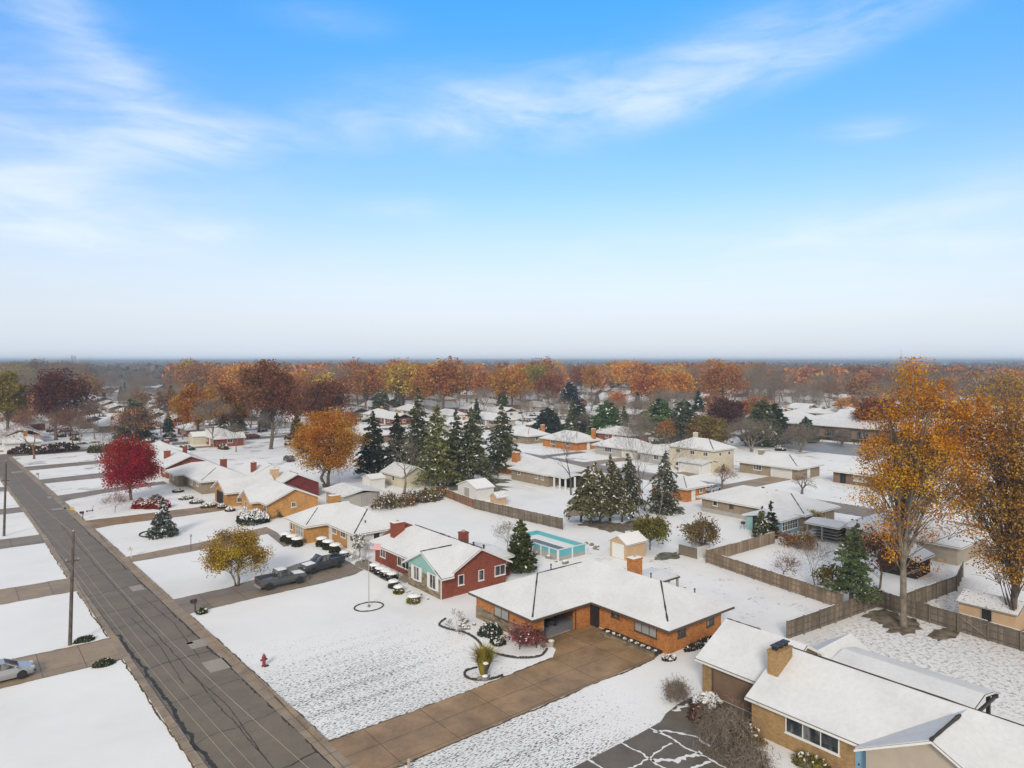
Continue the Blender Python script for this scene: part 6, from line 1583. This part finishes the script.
# yard trees between the houses
n = 0
for _ in range(4000):
    if n >= 110: break
    px, D = trng.uniform(5,1015), trng.uniform(205,345); x, y = PD(px, D)
    if 380 < px < 520 and D < 260: continue
    if 770 < px < 920 and D < 300: continue
    if not clear(x, y, 9) or 219 < y < 233: continue
    spots.append((x,y)); n += 1
    k = trng.choices(['bare','brown','rust','evergreen','orange','golden','dark red'],[46,17,9,16,2,2,3])[0]
    plant(x, y, k, trng.uniform(7,13.5), 'in the middle distance yards', 'in the yards')
# the belt of autumn woods
def zone(px):
    if px < 100: return (['brown','dark red','olive','bare','grey-brown'],[20,16,14,30,20]), 300
    if px < 178: return (['bare','grey-brown','brown','rust'],[45,30,15,10]), 470
    if px < 430: return (['rust','brown','orange','dark red','golden','olive','bare','grey-brown'],[30,14,22,7,12,7,5,4]), 320
    if px < 575: return (['rust','dark red','brown','orange','golden','bare','olive'],[32,10,14,24,12,5,4]), 320
    if px < 760: return (['orange','rust','golden','brown','dark red','bare'],[30,26,14,14,10,6]), 330
    return (['rust','brown','orange','dark red','bare','grey-brown'],[26,22,12,10,18,12]), 300
n = na = 0
for _ in range(20000):
    if n >= 400: break
    px = trng.uniform(-15,1035); (ks, ws), d0 = zone(px)
    D = trng.uniform(d0, 640) if trng.random() < .8 else trng.uniform(600, 1000)
    if 562 < px < 592 and D < 2000 and trng.random() < .8: continue
    if 88 < px < 178 and trng.random() < .45: continue
    x, y = PD(px, D)
    if not clear(x, y, 8.6): continue
    k = trng.choices(ks, ws)[0]
    if px > 690 and D < 430: k = trng.choice(('bare','grey-brown','brown','rust','bare'))
    if k not in ('bare','evergreen'):
        na += 1
        if na > 262: continue
    spots.append((x,y)); n += 1
    hg = trng.uniform(18.5,25.5) if not (88 < px < 178) else trng.uniform(11,16)
    if px > 760: hg = trng.uniform(14,21)
    plant(x, y, k, hg, 'in the belt of woods below the horizon', 'in the woods')
# more leafless trees, shrubs and evergreens fill the middle yards
n = 0
for _ in range(9000):
    if n >= 165: break
    px, D = trng.uniform(0,1020), trng.uniform(215,470); x, y = PD(px, D)
    if 770 < px < 915 and D < 300: continue
    if 380 < px < 520 and D < 250: continue
    if not clear(x, y, 7) or 219 < y < 233: continue
    spots.append((x,y)); n += 1
    plant(x, y, trng.choices(['bare','evergreen','grey-brown'],[76,16,0])[0], trng.uniform(6.5,13), 'in the middle distance yards', 'in the yards')
YS = [shrub_mesh(401,1.6,1.3,1.5,420,.5,.22), shrub_mesh(402,2.6,1.2,1.6,520,.5,.15)]
n = 0
for _ in range(9000):
    if n >= 220: break
    px, D = trng.uniform(0,1020), trng.uniform(190,400); x, y = PD(px, D)
    if 380 < px < 520 and D < 235: continue
    if not clear(x, y, 4) or 219 < y < 233: continue
    spots.append((x,y)); n += 1
    r = thing('yard_shrub', 'brownish snow dabbed shrub in a middle distance yard', 'shrub', (x,y,0), trng.uniform(0,3), 'shrubs of the middle distance'); f = link('foliage', trng.choice(YS), r); f.color = (*trng.choice(((.14,.085,.05),(.10,.08,.05),(.18,.11,.05),(.07,.075,.045))),1)
# behind the nearest autumn trees the wood reads as one mass
def autumn_wood():
    m, nt, b = nodes('autumn_mass'); ge = N(nt,'ShaderNodeNewGeometry'); p = ge.outputs['Position']; rnd = ge.outputs['Random Per Island']
    f = math_(nt,'MULTIPLY_ADD', rnd, .22, math_(nt,'SUBTRACT', noise(nt, mapping(nt,p,(1,1,.15)), .055, 2, .5), .11))
    c = ramp(nt, f, [(.28,(.15,.10,.075)),(.38,(.24,.095,.045)),(.47,(.40,.13,.036)),(.55,(.50,.20,.03)),(.62,(.24,.07,.04)),(.72,(.44,.27,.05))])
    v = N(nt,'ShaderNodeHueSaturation'); nt.links.new(c, v.inputs['Color']); nt.links.new(math_(nt,'MULTIPLY_ADD', rnd, .8, .6), v.inputs['Value']); nt.links.new(v.outputs[0], b.inputs['Base Color']); b.inputs['Roughness'].default_value = .9
    rg = np.random.default_rng(15); K = 900
    px = rg.uniform(170,1060,K); D = rg.uniform(480,860,K); keep = ~((px > 560) & (px < 596)); px, D = px[keep], D[keep]; K = len(px)
    L = (px-512)/FOC*D; X = D*SA+L*CA; Y = D*CA-L*SA; H = rg.uniform(16,23,K)*np.where(px > 760, .84, 1); R = rg.uniform(6,9,K); q = 46
    d = rg.normal(size=(K,q,3)); d /= np.linalg.norm(d,axis=2)[:,:,None]
    cen = np.stack([X[:,None]+d[:,:,0]*R[:,None]*.9, Y[:,None]+d[:,:,1]*R[:,None]*.9, H[:,None]*.58+d[:,:,2]*H[:,None]*.40],2).reshape(-1,3)
    V, F = leaf_quads(rg, cen, np.repeat(R*.34,q), 1.2, .1)
    tag(link('autumn_wood', arr_mesh('autumn_wood',V,F,[m])), 'dense mass of rust and orange trees behind the nearer belt', 'woods', kind='stuff')
autumn_wood()
# trees beyond the first belt merge into one far-off wood
def far_wood():
    rg = np.random.default_rng(5); K = 5200
    px = rg.uniform(-60,1090,K); D = 880*np.exp(rg.uniform(0,1,K)*math.log(4700/880))
    L = (px-512)/FOC*D; X = D*SA+L*CA; Y = D*CA-L*SA
    m = (np.sin(X*.004+1)*np.cos(Y*.0047)+rg.normal(size=K)*.5 > -.05); X, Y, D = X[m], Y[m], D[m]; K = len(X); q = 16
    R = 6.5+D*.0022; H = rg.uniform(9,17,K)
    d = rg.normal(size=(K,q,3)); d /= np.linalg.norm(d,axis=2)[:,:,None]
    cen = np.stack([X[:,None]+d[:,:,0]*R[:,None], Y[:,None]+d[:,:,1]*R[:,None], np.maximum(.8, H[:,None]*.55+d[:,:,2]*H[:,None]*.42)],2).reshape(-1,3)
    V, F = leaf_quads(rg, cen, np.repeat(R*.95,q), 1.2, .1)
    o = link('far_woods', arr_mesh('far_woods',V,F,[M['leaf']])); o.color = (.19,.145,.115,1); tag(o,'hazy brown woods covering the plain out to the horizon','woods',kind='stuff')
far_wood()

# ------------------------------------------------------------------ air, sky, light, camera
def haze():
    mb = MB(); mb.box(-7200,7200,-7200,7200,-1.5,33)
    m = bpy.data.materials.new('pale_air'); m.use_nodes = True; nt = m.node_tree
    for q in list(nt.nodes):
        if q.type == 'BSDF_PRINCIPLED': nt.nodes.remove(q)
    v = nt.nodes.new('ShaderNodeVolumePrincipled'); v.inputs['Color'].default_value = (.62,.79,1,1); v.inputs['Density'].default_value = HAZE; v.inputs['Anisotropy'].default_value = 0
    nt.links.new(v.outputs[0], nt.nodes['Material Output'].inputs['Volume'])
    o = mb.build('haze', m); o['kind'] = 'stuff'; o['label'] = 'pale thin haze over the far plain'; o['category'] = 'haze'
HAZE = 0.00030
haze()
SUN_EL, SUN_AZ = R_(27), R_(228)   # azimuth clockwise from +y
w = bpy.data.worlds.new('World'); bpy.context.scene.world = w; w.use_nodes = True; nt = w.node_tree; bg = nt.nodes['Background']
sky = N(nt,'ShaderNodeTexSky', sky_type='NISHITA'); sky.sun_disc = False; sky.sun_elevation = SUN_EL; sky.sun_rotation = SUN_AZ
sky.air_density = 1.0; sky.dust_density = .6; sky.ozone_density = 2.5; sky.altitude = 200
tc = N(nt,'ShaderNodeTexCoord').outputs['Generated']
# turn the coordinates so that x is right of the view axis, y ahead (a fixed compass bearing)
dv = mapping(nt, tc, rot=(0,0,YAW))
sp = N(nt,'ShaderNodeSeparateXYZ'); nt.links.new(dv, sp.inputs[0])
el = sp.outputs[2]
az = math_(nt,'ARCTAN2', sp.outputs[0], sp.outputs[1])
hs = N(nt,'ShaderNodeHueSaturation'); nt.links.new(sky.outputs[0], hs.inputs['Color']); hs.inputs['Saturation'].default_value = 1.3; hs.inputs['Hue'].default_value = .497; hs.inputs['Value'].default_value = 1.8
cb = N(nt,'ShaderNodeCombineXYZ'); nt.links.new(az, cb.inputs[0]); nt.links.new(el, cb.inputs[1])
wsp = mapping(nt, cb.outputs[0], (3.4,15,1), (0,0,R_(-14)))
n1 = noise(nt, wsp, 1.0, 8, .6, .6)
n2 = noise(nt, mapping(nt, cb.outputs[0], (7,26,1), (0,0,R_(-12))), 1.0, 6, .6, .8)
def blob(a0, e0, sa, se, amp, rot=0):
    """a wisp of cirrus at bearing a0, elevation e0 (radians)"""
    ca, sn = math.cos(rot), math.sin(rot)
    a = math_(nt,'SUBTRACT', az, a0); e = math_(nt,'SUBTRACT', el, e0)
    u = math_(nt,'ADD', math_(nt,'MULTIPLY',a,ca/sa), math_(nt,'MULTIPLY',e,sn/sa)); v = math_(nt,'SUBTRACT', math_(nt,'MULTIPLY',e,ca/se), math_(nt,'MULTIPLY',a,sn/se))
    q = math_(nt,'ADD', math_(nt,'MULTIPLY',u,u), math_(nt,'MULTIPLY',v,v))
    return math_(nt,'MULTIPLY', math_(nt,'EXPONENT', math_(nt,'MULTIPLY', q, -1.0)), amp)
def AE(px, py): return math.atan2(px-512,FOC), (360-py)/math.sqrt((px-512)**2+FOC**2+(360-py)**2)
tot = None
for px, py, sx, sy, amp, rot in ((190,138,95,20,1.2,.12),(110,110,130,45,.5,-.2),(95,50,110,26,1.1,-.62),(25,165,70,45,1.1,-.5),(20,190,110,40,.7,0),(480,110,140,30,1.0,.05),(690,78,130,24,1.25,.26),(560,100,220,30,.7,.14),(850,35,150,16,1.0,.24),(868,131,36,10,1.3,-.05),(400,208,40,10,1.0,0),(205,232,40,9,1.0,.1),(810,235,70,16,.8,.2),(960,225,170,40,.8,.15),(330,20,60,12,.3,.0),(60,235,180,34,.6,0),(600,250,260,30,.4,.05)):
    a, e = AE(px,py); b = blob(a, e, sx/FOC*.9, sy/FOC*.9, amp, rot); tot = b if tot is None else math_(nt,'ADD', tot, b)
wis = ramp(nt, n1, [(.30,.08),(.66,1.3)]); wis2 = ramp(nt, n2, [(.3,.35),(.7,1.35)])
cm = math_(nt,'MULTIPLY', math_(nt,'MULTIPLY', tot, wis), wis2)
cm = math_(nt,'MULTIPLY', math_(nt,'SUBTRACT', 1.0, math_(nt,'EXPONENT', math_(nt,'MULTIPLY', cm, -.95))), 1.0, clamp=True)
# thin veil of high cloud thickening to the horizon
ho = N(nt,'ShaderNodeMapRange', interpolation_type='SMOOTHSTEP'); nt.links.new(el, ho.inputs['Value']); ho.inputs['From Min'].default_value = .36; ho.inputs['From Max'].default_value = -.02
n3 = noise(nt, mapping(nt, cb.outputs[0], (2.2,18,1)), 1.0, 6, .6, .3)
veil = math_(nt,'MULTIPLY', math_(nt,'POWER', ho.outputs[0], 1.4), ramp(nt, n3, [(.25,.72),(.7,1.0)]))
VEIL_AMT = .93
allc = math_(nt,'MAXIMUM', math_(nt,'MULTIPLY', cm, .75), math_(nt,'MULTIPLY', veil, VEIL_AMT), clamp=True)
allc = math_(nt,'SUBTRACT', 1.0, math_(nt,'MULTIPLY', math_(nt,'SUBTRACT',1.0,math_(nt,'MULTIPLY',cm,.75)), math_(nt,'SUBTRACT',1.0,math_(nt,'MULTIPLY',veil,VEIL_AMT))))
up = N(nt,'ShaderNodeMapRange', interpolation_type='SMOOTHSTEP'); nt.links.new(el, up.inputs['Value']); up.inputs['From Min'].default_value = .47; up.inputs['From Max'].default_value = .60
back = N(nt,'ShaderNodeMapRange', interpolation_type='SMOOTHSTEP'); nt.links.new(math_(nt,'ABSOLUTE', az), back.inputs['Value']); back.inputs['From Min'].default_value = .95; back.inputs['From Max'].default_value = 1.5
fill_deck = math_(nt,'MULTIPLY', math_(nt,'MAXIMUM', up.outputs[0], back.outputs[0]), ramp(nt, noise(nt, dv, 3.0, 6, .6), [(.25,.8),(.65,1.0)]))  # unseen warm-white cloud added overhead and behind the view to neutralise fill light
allc = math_(nt,'MAXIMUM', allc, fill_deck)
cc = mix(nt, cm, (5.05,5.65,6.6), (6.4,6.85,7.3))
cc = mix(nt, fill_deck, cc, (4.2,4.0,3.72))
grd = ramp(nt, el, [(0.0,(.30,.32,.42)),(.05,(.55,.45,.46)),(.10,(.80,.56,.52)),(.20,(.93,.70,.70)),(.30,(1.0,.80,.88)),(.46,(.80,.98,1.0))])
skyc = mix(nt, 1.0, hs.outputs[0], grd, 'MULTIPLY')
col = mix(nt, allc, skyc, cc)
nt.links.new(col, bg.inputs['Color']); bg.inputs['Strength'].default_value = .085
sl = bpy.data.lights.new('sun','SUN'); sl.energy = 1.5; sl.angle = R_(13); sl.color = (1,.92,.80)
so = bpy.data.objects.new('sun', sl); C.objects.link(so); so.location = (0,0,60)
d = Vector((math.sin(SUN_AZ)*math.cos(SUN_EL), math.cos(SUN_AZ)*math.cos(SUN_EL), math.sin(SUN_EL)))
so.rotation_euler = d.to_track_quat('Z','Y').to_euler()

cam = bpy.data.cameras.new('camera'); co = bpy.data.objects.new('camera', cam); C.objects.link(co)
co.location = (0,0,CAM_H); co.rotation_euler = (R_(90),0,-YAW)
cam.sensor_width = 36; cam.lens = 36*FOC/1024; cam.shift_y = -24/1024; cam.clip_end = 12000; cam.clip_start = .5
S = bpy.context.scene; S.camera = co
S.view_settings.view_transform = 'Standard'; S.view_settings.look = 'None'; S.view_settings.gamma = 1; S.view_settings.exposure = 0.8
try: S.cycles.max_bounces = 6; S.cycles.volume_bounces = 0
except Exception: pass
